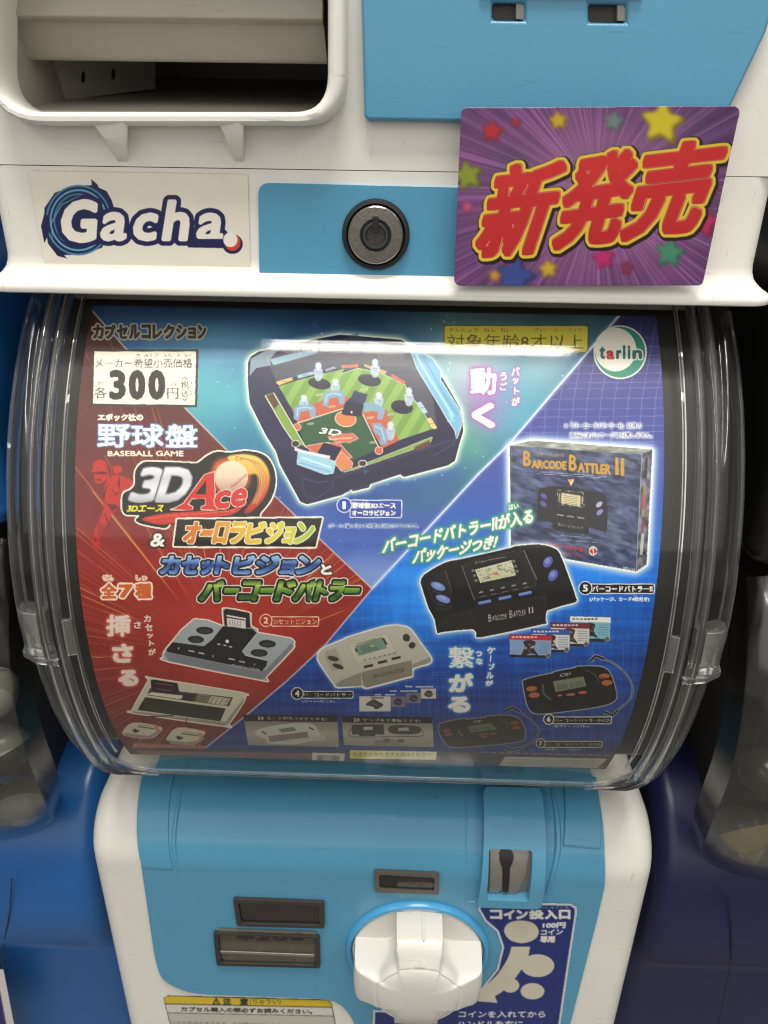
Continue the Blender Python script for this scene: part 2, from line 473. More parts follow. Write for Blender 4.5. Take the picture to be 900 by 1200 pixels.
class Art:
    def __init__(s, x0, y0, x1, y1, K=3, base=(255, 255, 255)):
        s.x0, s.y0, s.K = x0, y0, K
        s.W, s.H = int((x1 - x0) * K), int((y1 - y0) * K)
        s.img = np.empty((s.H, s.W, 3), np.float32); s.img[:] = base
    def grid(s, w):
        xa, ya, xb, yb = w
        X = s.x0 + (np.arange(xa, xb) + 0.5) / s.K; Y = s.y0 + (np.arange(ya, yb) + 0.5) / s.K
        return np.meshgrid(X, Y)
    def full(s): return (0, 0, s.W, s.H)
    def mask(s, E_, pad=0.0):
        """Even-odd fill of unordered edges (n x 4, photo px)."""
        E_ = np.asarray(E_, float)
        C = (E_ - np.array([s.x0, s.y0, s.x0, s.y0])) * s.K
        p = int(math.ceil(pad * s.K)) + 2
        xa = int(max(0, math.floor(C[:, [0, 2]].min()) - p)); xb = int(min(s.W, math.ceil(C[:, [0, 2]].max()) + p))
        ya = int(max(0, math.floor(C[:, [1, 3]].min()) - p)); yb = int(min(s.H, math.ceil(C[:, [1, 3]].max()) + p))
        if xb <= xa or yb <= ya: return (0, 0, 1, 1), np.zeros((1, 1), np.float32)
        m = np.zeros((yb - ya, xb - xa), bool)
        for x1, y1, x2, y2 in C:
            if y1 > y2: x1, y1, x2, y2 = x2, y2, x1, y1
            r0, r1 = int(math.ceil(y1 - 0.5)), int(math.ceil(y2 - 0.5))
            r0, r1 = max(r0, ya), min(r1, yb)
            if r1 <= r0: continue
            xs = x1 + (np.arange(r0, r1) + 0.5 - y1) * (x2 - x1) / (y2 - y1)
            k = np.clip(np.ceil(xs - 0.5).astype(int) - xa, 0, xb - xa)
            for rr, kk in zip(range(r0 - ya, r1 - ya), k): m[rr, kk:] ^= True
        return (xa, ya, xb, yb), m.astype(np.float32)
    def paint(s, w, m, c, a=1.0):
        xa, ya, xb, yb = w
        if callable(c): c = c(*s.grid(w))
        c = np.asarray(c, np.float32)
        al = np.clip(m * a, 0, 1)[..., None]
        v = s.img[ya:yb, xa:xb]
        v += (c - v) * al
    @staticmethod
    def ed(pts):
        P = np.asarray([p[:2] for p in pts], float)
        return np.c_[P, np.roll(P, -1, 0)]
    def poly(s, pts, c, a=1.0, out=(), soft=0.0, glow=None):
        pad = max([o[0] for o in out] + [soft * 3, glow[0] * 3.2 if glow else 0, 0]) + 1
        w, m = s.mask(s.ed(pts), pad)
        s._put(w, m, c, a, out, soft, glow)
        return w, m
    def _put(s, w, m, c, a, out, soft, glow):
        if glow:
            g = gblur(dilate(m, glow[2] * s.K) if len(glow) > 2 else m, glow[0] * s.K * 0.6)
            s.paint(w, np.clip(g * 1.5, 0, 1), glow[1], glow[3] if len(glow) > 3 else 0.9)
        for r, oc in sorted(out, key=lambda q: -q[0]):
            s.paint(w, dilate(m, r * s.K), oc, a)
        s.paint(w, gblur(m, soft * s.K) if soft else m, c, a)
    def ell(s, cx, cy, rx, ry, c, rot=0, a=1.0, **k):
        t = np.linspace(0, 2 * np.pi, 40, endpoint=False); q = R(rot)
        x, y = rx * np.cos(t), ry * np.sin(t)
        return s.poly(list(zip(cx + x * math.cos(q) - y * math.sin(q), cy + x * math.sin(q) + y * math.cos(q))), c, a, **k)
    def line(s, pts, wd, c, a=1.0, **k):
        P = np.asarray([p[:2] for p in pts], float)
        t = np.gradient(P, axis=0); t /= np.hypot(t[:, 0], t[:, 1])[:, None] + 1e-9
        n = np.c_[-t[:, 1], t[:, 0]]
        w_ = np.asarray(wd, float) * np.ones(len(P)) / 2
        return s.poly(list(P + n * w_[:, None]) + list((P - n * w_[:, None])[::-1]), c, a, **k)
    def text(s, t, q, c, bold=0.0, out=(), a=1.0, soft=0.0, glow=None):
        """q: box (x0, y0, x1, y1) or corners TL, TR, BR, BL; the ink fills it."""
        if len(q) == 4 and not hasattr(q[0], '__len__'):
            q = [(q[0], q[1]), (q[2], q[1]), (q[2], q[3]), (q[0], q[3])]
        q = np.asarray(q, float)
        E_, _ = glyph_edges(t)
        # keep the emboldened ink inside the box
        ww = max(np.hypot(*(q[1] - q[0])), 1e-3); hh = max(np.hypot(*(q[3] - q[0])), 1e-3)
        bx, by = min(bold / ww, 0.3), min(bold / hh, 0.3)
        def mp(u, v):
            u = bx + u * (1 - 2 * bx); v = by + v * (1 - 2 * by)
            u = u[:, None]; v = v[:, None]
            return q[0] * (1 - u) * (1 - v) + q[1] * u * (1 - v) + q[2] * u * v + q[3] * (1 - u) * v
        P = np.c_[mp(E_[:, 0], E_[:, 1]), mp(E_[:, 2], E_[:, 3])]
        pad = max([o[0] for o in out] + [0]) + bold + max(soft * 3, (glow[0] * 3.2 + (glow[2] if len(glow) > 2 else 0)) if glow else 0) + 1
        w, m = s.mask(P, pad)
        if bold: m = (dilate if t.isascii() else dilate_sq)(m, bold * s.K)
        s._put(w, m, c, a, out, soft, glow)
    def chars(s, items, c, **k):
        for t, q in items: s.text(t, q, c, **k)
    def sample(s, x, y, pre=2):
        im = s.img
        if pre > 1:
            im = np.stack([boxblur(im[..., i], pre // 2) for i in range(3)], -1)
        fx = np.clip((x - s.x0) * s.K - 0.5, 0, s.W - 1.001); fy = np.clip((y - s.y0) * s.K - 0.5, 0, s.H - 1.001)
        ix, iy = fx.astype(int), fy.astype(int); u, v = (fx - ix)[:, None], (fy - iy)[:, None]
        return (im[iy, ix] * (1 - u) * (1 - v) + im[iy, ix + 1] * u * (1 - v) + im[iy + 1, ix] * (1 - u) * v + im[iy + 1, ix + 1] * u * v)

def vgrad(y0, y1, *cols):
    cols = np.asarray(cols, float)
    def f(X, Y):
        t = np.clip((Y - y0) / (y1 - y0), 0, 1) * (len(cols) - 1)
        i = np.minimum(t.astype(int), len(cols) - 2); u = (t - i)[..., None]
        return cols[i] * (1 - u) + cols[i + 1] * u
    return f

def hgrad(x0, x1, *cols):
    g = vgrad(x0, x1, *cols)
    return lambda X, Y: g(X, X)

def vnoise(X, Y, sx, sy, seed=0, octs=3):
    rng = np.random.RandomState(seed)
    out = np.zeros_like(X); amp = 1.0; tot = 0
    for o in range(octs):
        G = rng.rand(128, 128)
        x, y = X / sx * 2 ** o, Y / sy * 2 ** o
        ix, iy = np.floor(x).astype(int), np.floor(y).astype(int); u, v = x - ix, y - iy
        u, v = u * u * (3 - 2 * u), v * v * (3 - 2 * v)
        g = lambda a, b: G[b % 128, a % 128]
        out += amp * (g(ix, iy) * (1 - u) * (1 - v) + g(ix + 1, iy) * u * (1 - v) + g(ix, iy + 1) * (1 - u) * v + g(ix + 1, iy + 1) * u * v)
        tot += amp; amp *= 0.5
    return out / tot

def ink_mesh(P, nu, nv, rgb, keep=None):
    """A grid sheet (nv rows of nu points) whose points carry their ink colour."""
    me = bpy.data.meshes.new('printed_sheet')
    idx = np.arange(nu * nv).reshape(nv, nu)
    F_ = np.stack([idx[:-1, :-1], idx[1:, :-1], idx[1:, 1:], idx[:-1, 1:]], -1).reshape(-1, 4)
    if keep is not None:
        F_ = F_[keep[F_].all(1)]
        used = np.unique(F_); mp_ = -np.ones(nu * nv, int); mp_[used] = np.arange(len(used))
        F_ = mp_[F_]; P = P[used]; rgb = rgb[used]
    me.vertices.add(len(P)); me.vertices.foreach_set('co', np.asarray(P, np.float32).ravel())
    me.loops.add(F_.size); me.loops.foreach_set('vertex_index', F_.ravel().astype(np.int32))
    me.polygons.add(len(F_)); me.polygons.foreach_set('loop_start', (np.arange(len(F_)) * 4).astype(np.int32))
    me.polygons.foreach_set('use_smooth', np.ones(len(F_), bool))
    me.update(calc_edges=True)
    at = me.attributes.new('ink', 'FLOAT_COLOR', 'POINT')
    col = np.ones((len(P), 4), np.float32); col[:, :3] = lin(np.clip(rgb, 0, 255))
    at.data.foreach_set('color', col.ravel())
    me.validate()
    return me

def ink_plane(art, corners, nu, nv, outline=None, gain=1.0, pre=2, curl=0.0):
    """Printed flat sheet from 3-D corners TL, TR, BR, BL; outline in photo px trims it."""
    c = [np.array(p) for p in corners]
    u, v = np.meshgrid(np.linspace(0, 1, nu), np.linspace(0, 1, nv))
    u, v = u.ravel()[:, None], v.ravel()[:, None]
    P = c[0] * (1 - u) * (1 - v) + c[1] * u * (1 - v) + c[2] * u * v + c[3] * (1 - u) * v
    x, y = ppx(P)
    rgb = art.sample(x, y, pre)
    P[:, 1:2] -= curl * ((u * (1 - v)) ** 4 + .35 * ((1 - u) * v) ** 4) - curl * .2 * np.sin(u * 5 + 1) * (1 - v)
    keep = None
    if outline is not None:
        w, m = art.mask(Art.ed(outline))
        full = np.zeros((art.H, art.W), bool); full[w[1]:w[3], w[0]:w[2]] = m > 0.5
        ix = np.clip(((x - art.x0) * art.K).astype(int), 0, art.W - 1); iy = np.clip(((y - art.y0) * art.K).astype(int), 0, art.H - 1)
        keep = full[iy, ix]
    me = ink_mesh(P, nu, nv, rgb * gain, keep)
    return me

# ------------------------------------------------------------------ the poster's print
WH = (238, 234, 224)
def sc(ox, oy, k):
    """Coordinates read at k times the size from a corner (ox, oy)."""
    return lambda pts: [(ox + x / k, oy + y / k) for x, y in pts]

def poster_art():
    A = Art(76, 348, 790, 906, 3)
    rng = random.Random(5)
    X, Y = A.grid(A.full())
    def G(cx, cy, sx, sy, rot=0):
        q = R(rot); x, y = X - cx, Y - cy
        a, b = x * math.cos(q) + y * math.sin(q), -x * math.sin(q) + y * math.cos(q)
        return np.exp(-(a / sx) ** 2 - (b / sy) ** 2)[..., None]
    # --- blue cyber field
    t = np.clip((Y - 360) / 540, 0, 1)
    stops = [0, .18, .36, .52, .64, .78, .88, 1]
    cols = np.array([(44, 42, 84), (66, 66, 138), (58, 78, 160), (20, 84, 178), (16, 78, 170), (22, 66, 152), (32, 54, 124), (42, 50, 100)], float)
    blue = np.stack([np.interp(t, stops, cols[:, i]) for i in range(3)], -1)
    n = vnoise(X, Y, 90, 5, 3) - .5
    blue += n[..., None] * np.array([10, 40, 50]) * np.clip((Y - 600) / 60, 0, 1)[..., None]
    n2 = vnoise(X, Y, 4, 60, 8) - .5
    blue += n2[..., None] * np.array([8, 26, 34]) * np.clip((Y - 640) / 60, 0, 1)[..., None]
    blue += G(480, 700, 70, 60) * np.array([20, 40, 50]); blue += G(560, 690, 130, 70) * np.array([10, 30, 40])
    blue += G(715, 650, 60, 60) * np.array([10, 40, 60])
    A.img[:] = blue
    full = A.full(); ones = np.ones((A.H, A.W), np.float32)
    gm = np.zeros((A.H, A.W), np.float32)
    # perspective grid of light lines, upper right
    for i in range(14):
        yy = 395 + i * 10.2 + rng.uniform(-2, 2)
        A.line([(590, yy + 2), (780, yy)], 0.7, (150, 155, 220), 0.42)
    for i in range(12):
        xx = 610 + i * 16
        A.line([(xx + 14, 380), (xx - 2, 470), (xx - 8, 560)], 0.7, (165, 170, 230), 0.42)
    for i in range(26):
        yy = 640 + i * 9.6
        A.line([(330, yy), (775, yy + 4)], 0.55, (120, 170, 235), 0.16)
    for i in range(30):
        xx = 440 + i * 12
        A.line([(xx, 790), (xx + 6, 890)], 0.55, (150, 180, 240), 0.22)
    for i in range(70):
        xx, yy = rng.uniform(400, 780), rng.uniform(650, 800)
        A.poly([(xx, yy), (xx + rng.uniform(6, 34), yy), (xx + 20, yy + 1), (xx, yy + 1)], (80, 170, 240), 0.25)
        A.line([(xx, yy), (xx, yy + rng.uniform(5, 30))], 0.6, (110, 190, 250), 0.3)
    # --- red burst
    red = [(70, 330), (106, 362), (147, 408), (215, 476), (259, 521), (326, 585), (436, 690), (380, 757), (335, 799), (290, 837), (240, 877), (215, 910), (70, 910)]
    rv = vgrad(360, 890, (58, 30, 28), (84, 38, 36), (96, 40, 38), (116, 36, 34), (146, 40, 36), (142, 42, 38), (122, 38, 35), (84, 40, 36))
    rn = lambda X_, Y_: rv(X_, Y_) + (np.exp(-((X_ - 262) / 85) ** 2 - ((Y_ - 765) / 75) ** 2)[..., None] * np.array([38, 16, 10])) + ((vnoise(X_, Y_, 30, 30, 2) - .5) * 14)[..., None]
    w_red, m_red = A.poly(red, rn)
    before = A.img.copy()
    for i in range(190):
        a = rng.uniform(0, 2 * math.pi)
        r0, r1 = rng.uniform(62, 120), rng.uniform(150, 420)
        if math.sin(a) < -0.2 and rng.random() < 0.25: r1 += 120
        ca, sa = math.cos(a), math.sin(a)
        p0 = (262 + r0 * ca, 770 + r0 * sa); p1 = (262 + r1 * ca, 770 + r1 * sa)
        wd = rng.choice([0.5, 0.7, 0.9, 1.3])
        A.line([p0, ((p0[0] + p1[0]) / 2, (p0[1] + p1[1]) / 2), p1], [0.1, wd, wd * 0.7], rng.choice([(214, 160, 70), (226, 186, 96), (196, 120, 58), (200, 90, 60)]), rng.uniform(0.3, 0.75))
    mr = np.zeros((A.H, A.W, 1), np.float32); mr[w_red[1]:w_red[3], w_red[0]:w_red[2], 0] = m_red
    A.img = before * (1 - mr) + A.img * mr
    # --- aurora triangle
    tri = [(106, 362), (147, 408), (215, 476), (259, 521), (326, 585), (436, 690), (560, 556), (597, 520), (727, 368), (760, 330), (76, 330)]
    base = vgrad(360, 690, (30, 62, 104), (40, 92, 140), (52, 124, 156), (44, 110, 160), (40, 74, 150), (66, 96, 178), (118, 146, 208))(X, Y)
    def add(g, c, k=1.0):
        nonlocal base
        base = base * (1 - g * k) + np.array(c, float) * g * k
    add(G(235, 460, 70, 60), (96, 178, 186), .8); add(G(272, 400, 60, 26), (110, 160, 190), .6)
    add(G(175, 400, 60, 30), (60, 104, 148), .6)
    add(G(300, 540, 40, 40), (60, 130, 150), .5)
    add(G(560, 430, 70, 80), (176, 206, 196), .85); add(G(548, 520, 34, 44), (96, 190, 120), .85)
    add(G(520, 575, 90, 22, -20), (44, 116, 120), .7)
    add(G(600, 470, 36, 60, 25), (70, 160, 190), .75); add(G(640, 420, 36, 36, 30), (140, 170, 180), .7)
    add(G(690, 380, 50, 26, 0), (66, 100, 104), .7); add(G(560, 372, 120, 16), (50, 84, 86), .6)
    add(G(566, 470, 30, 40), (160, 110, 180), .75)
    add(G(430, 625, 80, 36), (52, 84, 176), .8); add(G(436, 678, 46, 34), (126, 150, 212), .9)
    add(G(520, 560, 50, 30, -40), (40, 78, 150), .6)
    base = base + ((vnoise(X, Y, 46, 40, 11) - .5) * 26)[..., None]
    w, m = A.mask(A.ed(tri)); xa, ya, xb, yb = w
    A.paint(w, m, base[ya:yb, xa:xb])
    for i in range(260):
        x, y = rng.uniform(120, 700), rng.uniform(370, 680)
        iy, ix = int((y - A.y0) * 3) - ya, int((x - A.x0) * 3) - xa
        if 0 <= iy < m.shape[0] and 0 <= ix < m.shape[1] and m[iy, ix] > 0:
            r = rng.choice([.35, .45, .6, .9])
            A.ell(x, y, r, r, (240, 246, 250), a=rng.uniform(.4, .95))
    A.line([(106, 362), (147, 408), (259, 521), (326, 585), (436, 690)], 1.3, (226, 214, 196), 0.9, soft=.25)
    A.line([(436, 690), (560, 556), (597, 520), (727, 368)], 1.5, (226, 232, 244), 0.95, glow=(2.5, (200, 210, 245), 1, .5))
    A.line([(436, 690), (380, 757), (335, 799), (290, 837), (240, 877)], 1.4, (222, 220, 226), 0.9, soft=.2)

    # --- baseball board toy
    p = sc(280, 380, 6.43); e = sc(400, 380, 5.625); f = sc(320, 500, 3.75)
    NV, NV2 = (30, 26, 62), (46, 44, 82)
    body = p([(66, 290), (90, 240), (150, 205), (300, 180)]) + [(345, 402), (398, 392), (470, 398), (488, 410), (503, 420), (520, 445), (540, 480), (543, 505), (538, 522)] + \
        f([(800, 150), (770, 170), (575, 222), (560, 210), (430, 250), (420, 268), (350, 285), (345, 275), (305, 300), (150, 342), (120, 330), (30, 165)]) + p([(280, 960), (205, 840), (80, 590), (66, 420)])
    A.poly(body, NV, out=[(1.6, (236, 240, 226))], glow=(4.5, (200, 232, 210), 3, .75))
    A.poly(p([(80, 400), (210, 300), (400, 640), (420, 740), (500, 930), (440, 1000), (300, 960), (215, 830), (85, 585)]), NV2, .55)
    # sky-dome rails, grey stand
    A.poly(p([(200, 250), (420, 200), (900, 190)]) + [(488, 415), (508, 470), (512, 500), (470, 460), (420, 436)] + p([(700, 330), (420, 400), (290, 450), (240, 340)]), (70, 72, 88))
    A.poly(p([(240, 290), (600, 190), (900, 60), (900, 90)]) + [(486, 412), (505, 455), (480, 430), (430, 428)] + p([(560, 240), (250, 310)]), (88, 90, 102), .6)
    A.poly(p([(90, 260), (200, 200), (300, 185), (232, 265), (240, 310), (130, 330), (80, 390)]), (150, 176, 188), .8)
    A.poly(p([(232, 265), (420, 215), (560, 195), (600, 215), (260, 308)]), (150, 186, 206), .9)
    # green outfield, stripes
    green = p([(300, 468), (450, 420), (640, 370), (800, 335)]) + e([(0, 325), (110, 290), (260, 320), (420, 400), (480, 500), (560, 610), (600, 690), (380, 765)]) + p([(790, 540), (560, 600), (400, 640)])
    wg, mg = A.poly(green, (112, 150, 72))
    xg, yg = A.grid(wg)
    st = ((np.floor((xg * .9 + yg * .55) / 9) % 2) == 0).astype(np.float32)
    A.paint(wg, mg * st, (138, 172, 88), .9)
    A.line(e([(0, 325), (110, 290), (260, 320), (420, 400), (480, 500), (560, 610), (600, 690)]), .7, (226, 226, 206), .8)
    for q, c in ((p([(275, 435), (395, 400), (410, 420), (300, 460)]), (222, 190, 110)), (p([(440, 385), (555, 355), (570, 375), (445, 410)]), (150, 186, 214)),
                 (p([(650, 340), (720, 318), (730, 335), (655, 355)]), (170, 160, 200)), (p([(770, 310), (900, 300), (900, 325), (775, 330)]), (214, 110, 80)),
                 (e([(150, 262), (300, 310), (290, 330), (155, 280)]), (222, 160, 90)), (e([(335, 328), (425, 380), (410, 398), (325, 345)]), (210, 96, 84)),
                 (e([(495, 515), (525, 510), (570, 580), (545, 592)]), (170, 200, 222)), (e([(560, 622), (590, 615), (632, 685), (605, 692)]), (226, 200, 130))):
        A.poly(q, c, .95); cx = sum(v[0] for v in q) / 4; cy = sum(v[1] for v in q) / 4
        A.line([(cx - 4, cy + .8), (cx + 4, cy - .4)], 1.0, (80, 60, 60), .45)
    # infield clay and diamond
    A.poly(p([(400, 640), (560, 600), (640, 570), (800, 540)]) + e([(100, 500), (150, 580), (300, 560), (330, 660), (380, 765), (270, 820), (140, 590)]) + p([(800, 630), (440, 745)]), (186, 92, 66))
    dg = p([(440, 745), (800, 630)]) + e([(140, 590), (250, 820), (70, 900)]) + f([(300, 90), (205, 90), (140, 80)]) + p([(500, 920)])
    A.poly(dg, (46, 84, 58)); A.line(p([(440, 745), (800, 630)]), 1.0, (230, 220, 200)); A.line(e([(140, 590), (250, 820)]), 1.0, (230, 220, 200))
    A.ell(405, 491, 12, 8.6, (202, 122, 76), 8, out=[(.8, (232, 214, 190))])
    A.poly(p([(500, 920), (640, 895), (760, 900), (850, 1000), (780, 1029), (640, 1029)]), (190, 102, 70), out=[(.7, (230, 214, 196))])
    A.ell(348, 500.5, 4.4, 4, (198, 104, 74), out=[(.7, (230, 214, 196))]); A.ell(444, 528, 4.5, 4, (198, 90, 74), out=[(.7, (230, 214, 196))])
    # foul strips
    A.poly(p([(195, 535), (260, 515), (500, 920), (420, 900), (340, 785)]), (122, 156, 74)); A.line(p([(195, 535), (340, 785), (400, 870)]), .9, (230, 226, 206)); A.line(p([(262, 515), (505, 930)]), .9, (230, 226, 206))
    A.poly(p([(205, 540), (258, 520), (300, 600), (270, 640)]), (92, 58, 46))
    A.poly(f([(310, 200), (700, 45), (690, 70), (600, 105), (350, 190)]), (126, 158, 78), out=[(.5, (228, 224, 206))])
    A.poly(f([(620, 90), (690, 58), (690, 85), (625, 105)]), (92, 58, 46))
    A.ell(346.5, 520, 4.4, 3.6, (60, 44, 40), out=[(.8, (236, 232, 220))]); A.ell(425, 543, 4.4, 3.4, (60, 44, 40), out=[(.8, (236, 232, 220))])
    A.poly(f([(270, 160), (300, 110), (352, 160), (345, 180), (300, 195)]), (206, 128, 86), out=[(.6, (236, 220, 200))])
    A.poly(p([(640, 890), (775, 930), (720, 1029), (590, 970)]), (26, 22, 60))
    # mound machine
    A.poly(p([(790, 620), (800, 590), (900, 500)]) + e([(80, 440), (175, 460), (150, 530), (140, 560), (130, 610), (30, 600), (0, 590)]), (30, 28, 58))
    A.poly(e([(80, 440), (175, 460), (150, 530), (60, 500)]), (50, 48, 84)); A.ell(412, 483, 1, 1.5, (220, 214, 220))
    # bases marks
    for bx, by in ((364, 497), (389, 477), (427, 457), (458, 486), (437, 519), (434, 490), (374, 463)):
        A.line([(bx - 4, by), (bx + 4, by - 1)], 2.4, (200, 206, 170), .7); A.line([(bx - 3, by), (bx + 3, by - .8)], .7, (90, 100, 80), .6)
    # batter-side roller and plate logo
    A.text('3D', [(377, 501), (402, 504), (398, 511), (373, 508)], (236, 236, 236), .5, out=[(.8, (60, 30, 30))])
    A.poly([(384, 512), (402, 508), (414, 508), (420, 514), (408, 519), (394, 518)], (196, 110, 84), out=[(.6, (232, 214, 196))])
    A.line([(386, 515), (412, 513)], 1.2, (226, 190, 170))
    A.poly(f([(110, 110), (140, 110), (275, 155), (265, 205), (230, 210), (105, 165)]), (150, 196, 222), out=[(.6, (210, 226, 236))])
    A.line(f([(125, 135), (255, 180)]), 2.2, (200, 226, 240), .8); A.line(f([(118, 158), (250, 198)]), 1.2, (96, 150, 190), .8)
    A.line(f([(95, 98), (140, 112), (250, 135)]), 3.4, (214, 220, 224))
    A.line(f([(130, 225), (190, 245), (250, 240)]), .8, (110, 108, 150), .7); A.line(f([(150, 340), (300, 296), (560, 208)]), .8, (84, 82, 130), .7)
    A.line(f([(120, 200), (140, 300), (180, 320), (260, 270), (262, 235)]), 1.0, (84, 82, 130), .6)
    A.line(f([(275, 225), (560, 130), (780, 60)]), 1.4, (70, 66, 118), .7)
    A.poly(f([(390, 195), (425, 190), (405, 207)]), (84, 96, 150), .8)
    # players on black discs, blue bat pieces
    for dx, dy, rx, ry in ((374.5, 449.5, 13.5, 6.5), (433, 445.5, 13.6, 7), (471, 477, 13, 8)):
        A.ell(dx, dy, rx, ry, (26, 24, 44), 10)
    for qx, qy, hh in ((373, 434.5, 11), (393, 452, 9), (356, 471, 9), (439.5, 430.5, 11), (479, 464, 11), (444, 468, 9), (457.5, 504, 11)):
        PB = (176, 194, 214)
        A.poly(smoothc([(qx - 3, qy + hh), (qx - 5.2, qy + 1), (qx - 4, qy - hh * .2), (qx + 4, qy - hh * .2), (qx + 5.4, qy + 2), (qx + 3, qy + hh)]), PB, .92, soft=.3)
        A.ell(qx + .2, qy - hh * .5, 3.7, hh * .42, (196, 208, 222), a=.95, soft=.3); A.ell(qx - .8, qy - hh * .62, 1.8, 2, (226, 232, 238), a=.9, soft=.4)
        A.line([(qx - 3.4, qy + 1), (qx + 3.4, qy + 1.6)], 1.2, (126, 146, 176), .8); A.line([(qx - 1, qy + 3), (qx - .6, qy + hh)], .8, (126, 146, 176), .7); A.ell(qx + 2, qy + 4, 1.6, 2.4, (146, 166, 192), a=.6, soft=.3)
    for bx, by in ((357, 482), (391, 466)):
        A.poly([(bx - 13, by + 9), (bx - 12, by - 4), (bx - 6, by - 8), (bx + 8, by - 8), (bx + 13, by - 4), (bx + 13, by + 7), (bx + 7, by + 8), (bx + 5, by - 1), (bx - 5, by + 1), (bx - 7, by + 11)], (126, 158, 190), .95)
        A.line([(bx - 9, by + 6), (bx - 8, by - 3), (bx, by - 5), (bx + 9, by - 3)], 1.6, (180, 202, 222), .8)
    A.poly(e([(145, 520), (200, 510), (270, 545), (290, 570), (270, 630), (235, 625), (240, 580), (180, 560), (150, 585)]), (126, 158, 190), .95)
    A.poly(e([(205, 655), (260, 650), (290, 690), (310, 740), (300, 795), (250, 790), (255, 740), (215, 715)]), (126, 158, 190), .95)
    A.line(e([(220, 670), (265, 690), (285, 770)]), 1.6, (180, 202, 222), .8)
    # right blue rail
    A.poly(e([(450, 150), (520, 170), (570, 215), (600, 225), (655, 310), (655, 370), (785, 575), (790, 670), (760, 750), (750, 700), (700, 625), (500, 290)]), (112, 172, 206), .96, out=[(.8, (226, 238, 240))])
    A.line(e([(490, 200), (560, 320), (740, 610)]), 2.6, (176, 214, 232), .8); A.line(e([(530, 200), (700, 500), (770, 600)]), 1.0, (70, 130, 176), .8)
    A.line(e([(705, 585), (740, 640), (700, 640)]), 2.0, (150, 204, 232))
    A.line(f([(700, 130), (790, 80), (815, 20)]), 1.0, (90, 86, 140), .7)

    # --- header
    HD = (58, 54, 50)
    for i, ch in enumerate('カプセルコレクション'):
        wd = [14.6, 14, 14, 14.6, 13, 13, 14.6, 14, 11, 12]
        x0 = 107.6 + sum(wd[:i]); sm = ch == 'ョ'
        A.text(ch, (x0 + .9, 383.8 if sm else 380.3, x0 + wd[i] - .7, 397.3), HD, .85, out=[(1.7, (168, 160, 146))])
    A.poly([(109, 409.5), (232.8, 409.5), (231, 477.5), (107, 475.5)], (58, 56, 54))
    A.poly([(110.6, 412), (229.8, 412), (228.4, 474.6), (109, 473)], (232, 227, 212))
    K_ = (52, 49, 46)
    A.text('メーカー希望小売価格', (111.5, 420, 225.5, 431.2), K_, .15)
    for s, x in (('き', 162), ('ぼう', 173.5), ('こ', 184.5), ('うり', 196.3), ('か', 209.5), ('かく', 220)):
        A.text(s, (x - 2.2 * len(s), 414.8, x + 2.2 * len(s), 418.8), (96, 90, 84))
    A.text('3', (128, 433.2, 147.5, 468.8), K_, 2.1); A.text('0', (150.6, 433.2, 170.6, 468.8), K_, 2.5); A.text('0', (173.5, 433.2, 194, 468.8), K_, 2.5)
    A.text('各', (111, 453.3, 125, 467.3), K_, .1); A.text('かく', (114, 447, 122.3, 451.2), (90, 84, 80))
    A.text('円', (196, 454.2, 209, 467.5), K_, .1); A.text('えん', (199, 448.4, 207.6, 451.8), (90, 84, 80))
    A.text('税', (212, 446.8, 221, 455.4), K_); A.text('込', (212, 456.6, 221, 465.2), K_)
    A.line([(212.6, 444.6), (216.5, 442.2), (220.6, 444.6)], .8, K_); A.line([(212.6, 466.6), (216.5, 469.2), (220.6, 466.6)], .8, K_)
    for i, ch in enumerate('ぜいこみ'): A.text(ch, (222.6, 447.6 + i * 4, 225.4, 451 + i * 4), (110, 104, 96))
    A.text('エポック社の', (114.6, 484.6, 168, 493.4), (236, 231, 216), .55)
    for ch, x0, x1 in (('野', 114, 153), ('球', 153.5, 192), ('盤', 193.6, 231.6)):
        A.text(ch, (x0, 497, x1, 524.5), (228, 236, 240), .8, out=[(1.0, (84, 120, 180))], glow=(1.6, (90, 130, 190), 1, .35))
    A.text('BASEBALL GAME', (126, 528, 215.3, 534.8), (238, 230, 212), .45)

    # --- pitcher
    b = sc(90, 520, 5)
    RD, DK = (184, 42, 38), (92, 22, 22)
    A.poly(b(smoothc([(120, 98), (95, 120), (95, 152), (72, 165), (100, 170), (104, 215), (120, 238), (150, 236), (178, 205), (192, 185), (178, 150), (172, 112), (150, 96)], 4)), RD)
    A.poly(b([(180, 190), (200, 200), (250, 185), (330, 215), (372, 272), (300, 285), (275, 330), (240, 380), (200, 420), (190, 470), (150, 540), (128, 560), (134, 600), (126, 628), (112, 606), (106, 636), (100, 600), (84, 575), (100, 540), (105, 505), (130, 450), (158, 380), (150, 330), (165, 240)]), RD)
    A.poly(b([(200, 135), (250, 125), (268, 145), (262, 165), (235, 178), (250, 190), (205, 200)]), RD)
    A.poly(b([(100, 168), (150, 160), (182, 172), (176, 178), (130, 178), (104, 176)]), DK, .9)
    for ln in ([(112, 205), (130, 212), (145, 208)], [(118, 238), (150, 240), (180, 205)], [(160, 345), (158, 300), (185, 230)], [(205, 262), (225, 300), (262, 272)], [(250, 190), (245, 240), (256, 270)], [(205, 135), (215, 180), (240, 178)], [(160, 400), (188, 470), (150, 520)], [(100, 545), (112, 570), (124, 560)]):
        A.line(b(ln), [.6, 2.4, .6], DK, .95)
    A.poly(b([(150, 330), (165, 350), (240, 360), (238, 376), (205, 400), (190, 370)]), DK, .85)
    A.poly(b([(130, 455), (150, 480), (188, 470), (150, 540), (128, 558), (118, 520)]), (150, 32, 30), .8)

    # --- big logo
    c = sc(230, 510, 4.5)
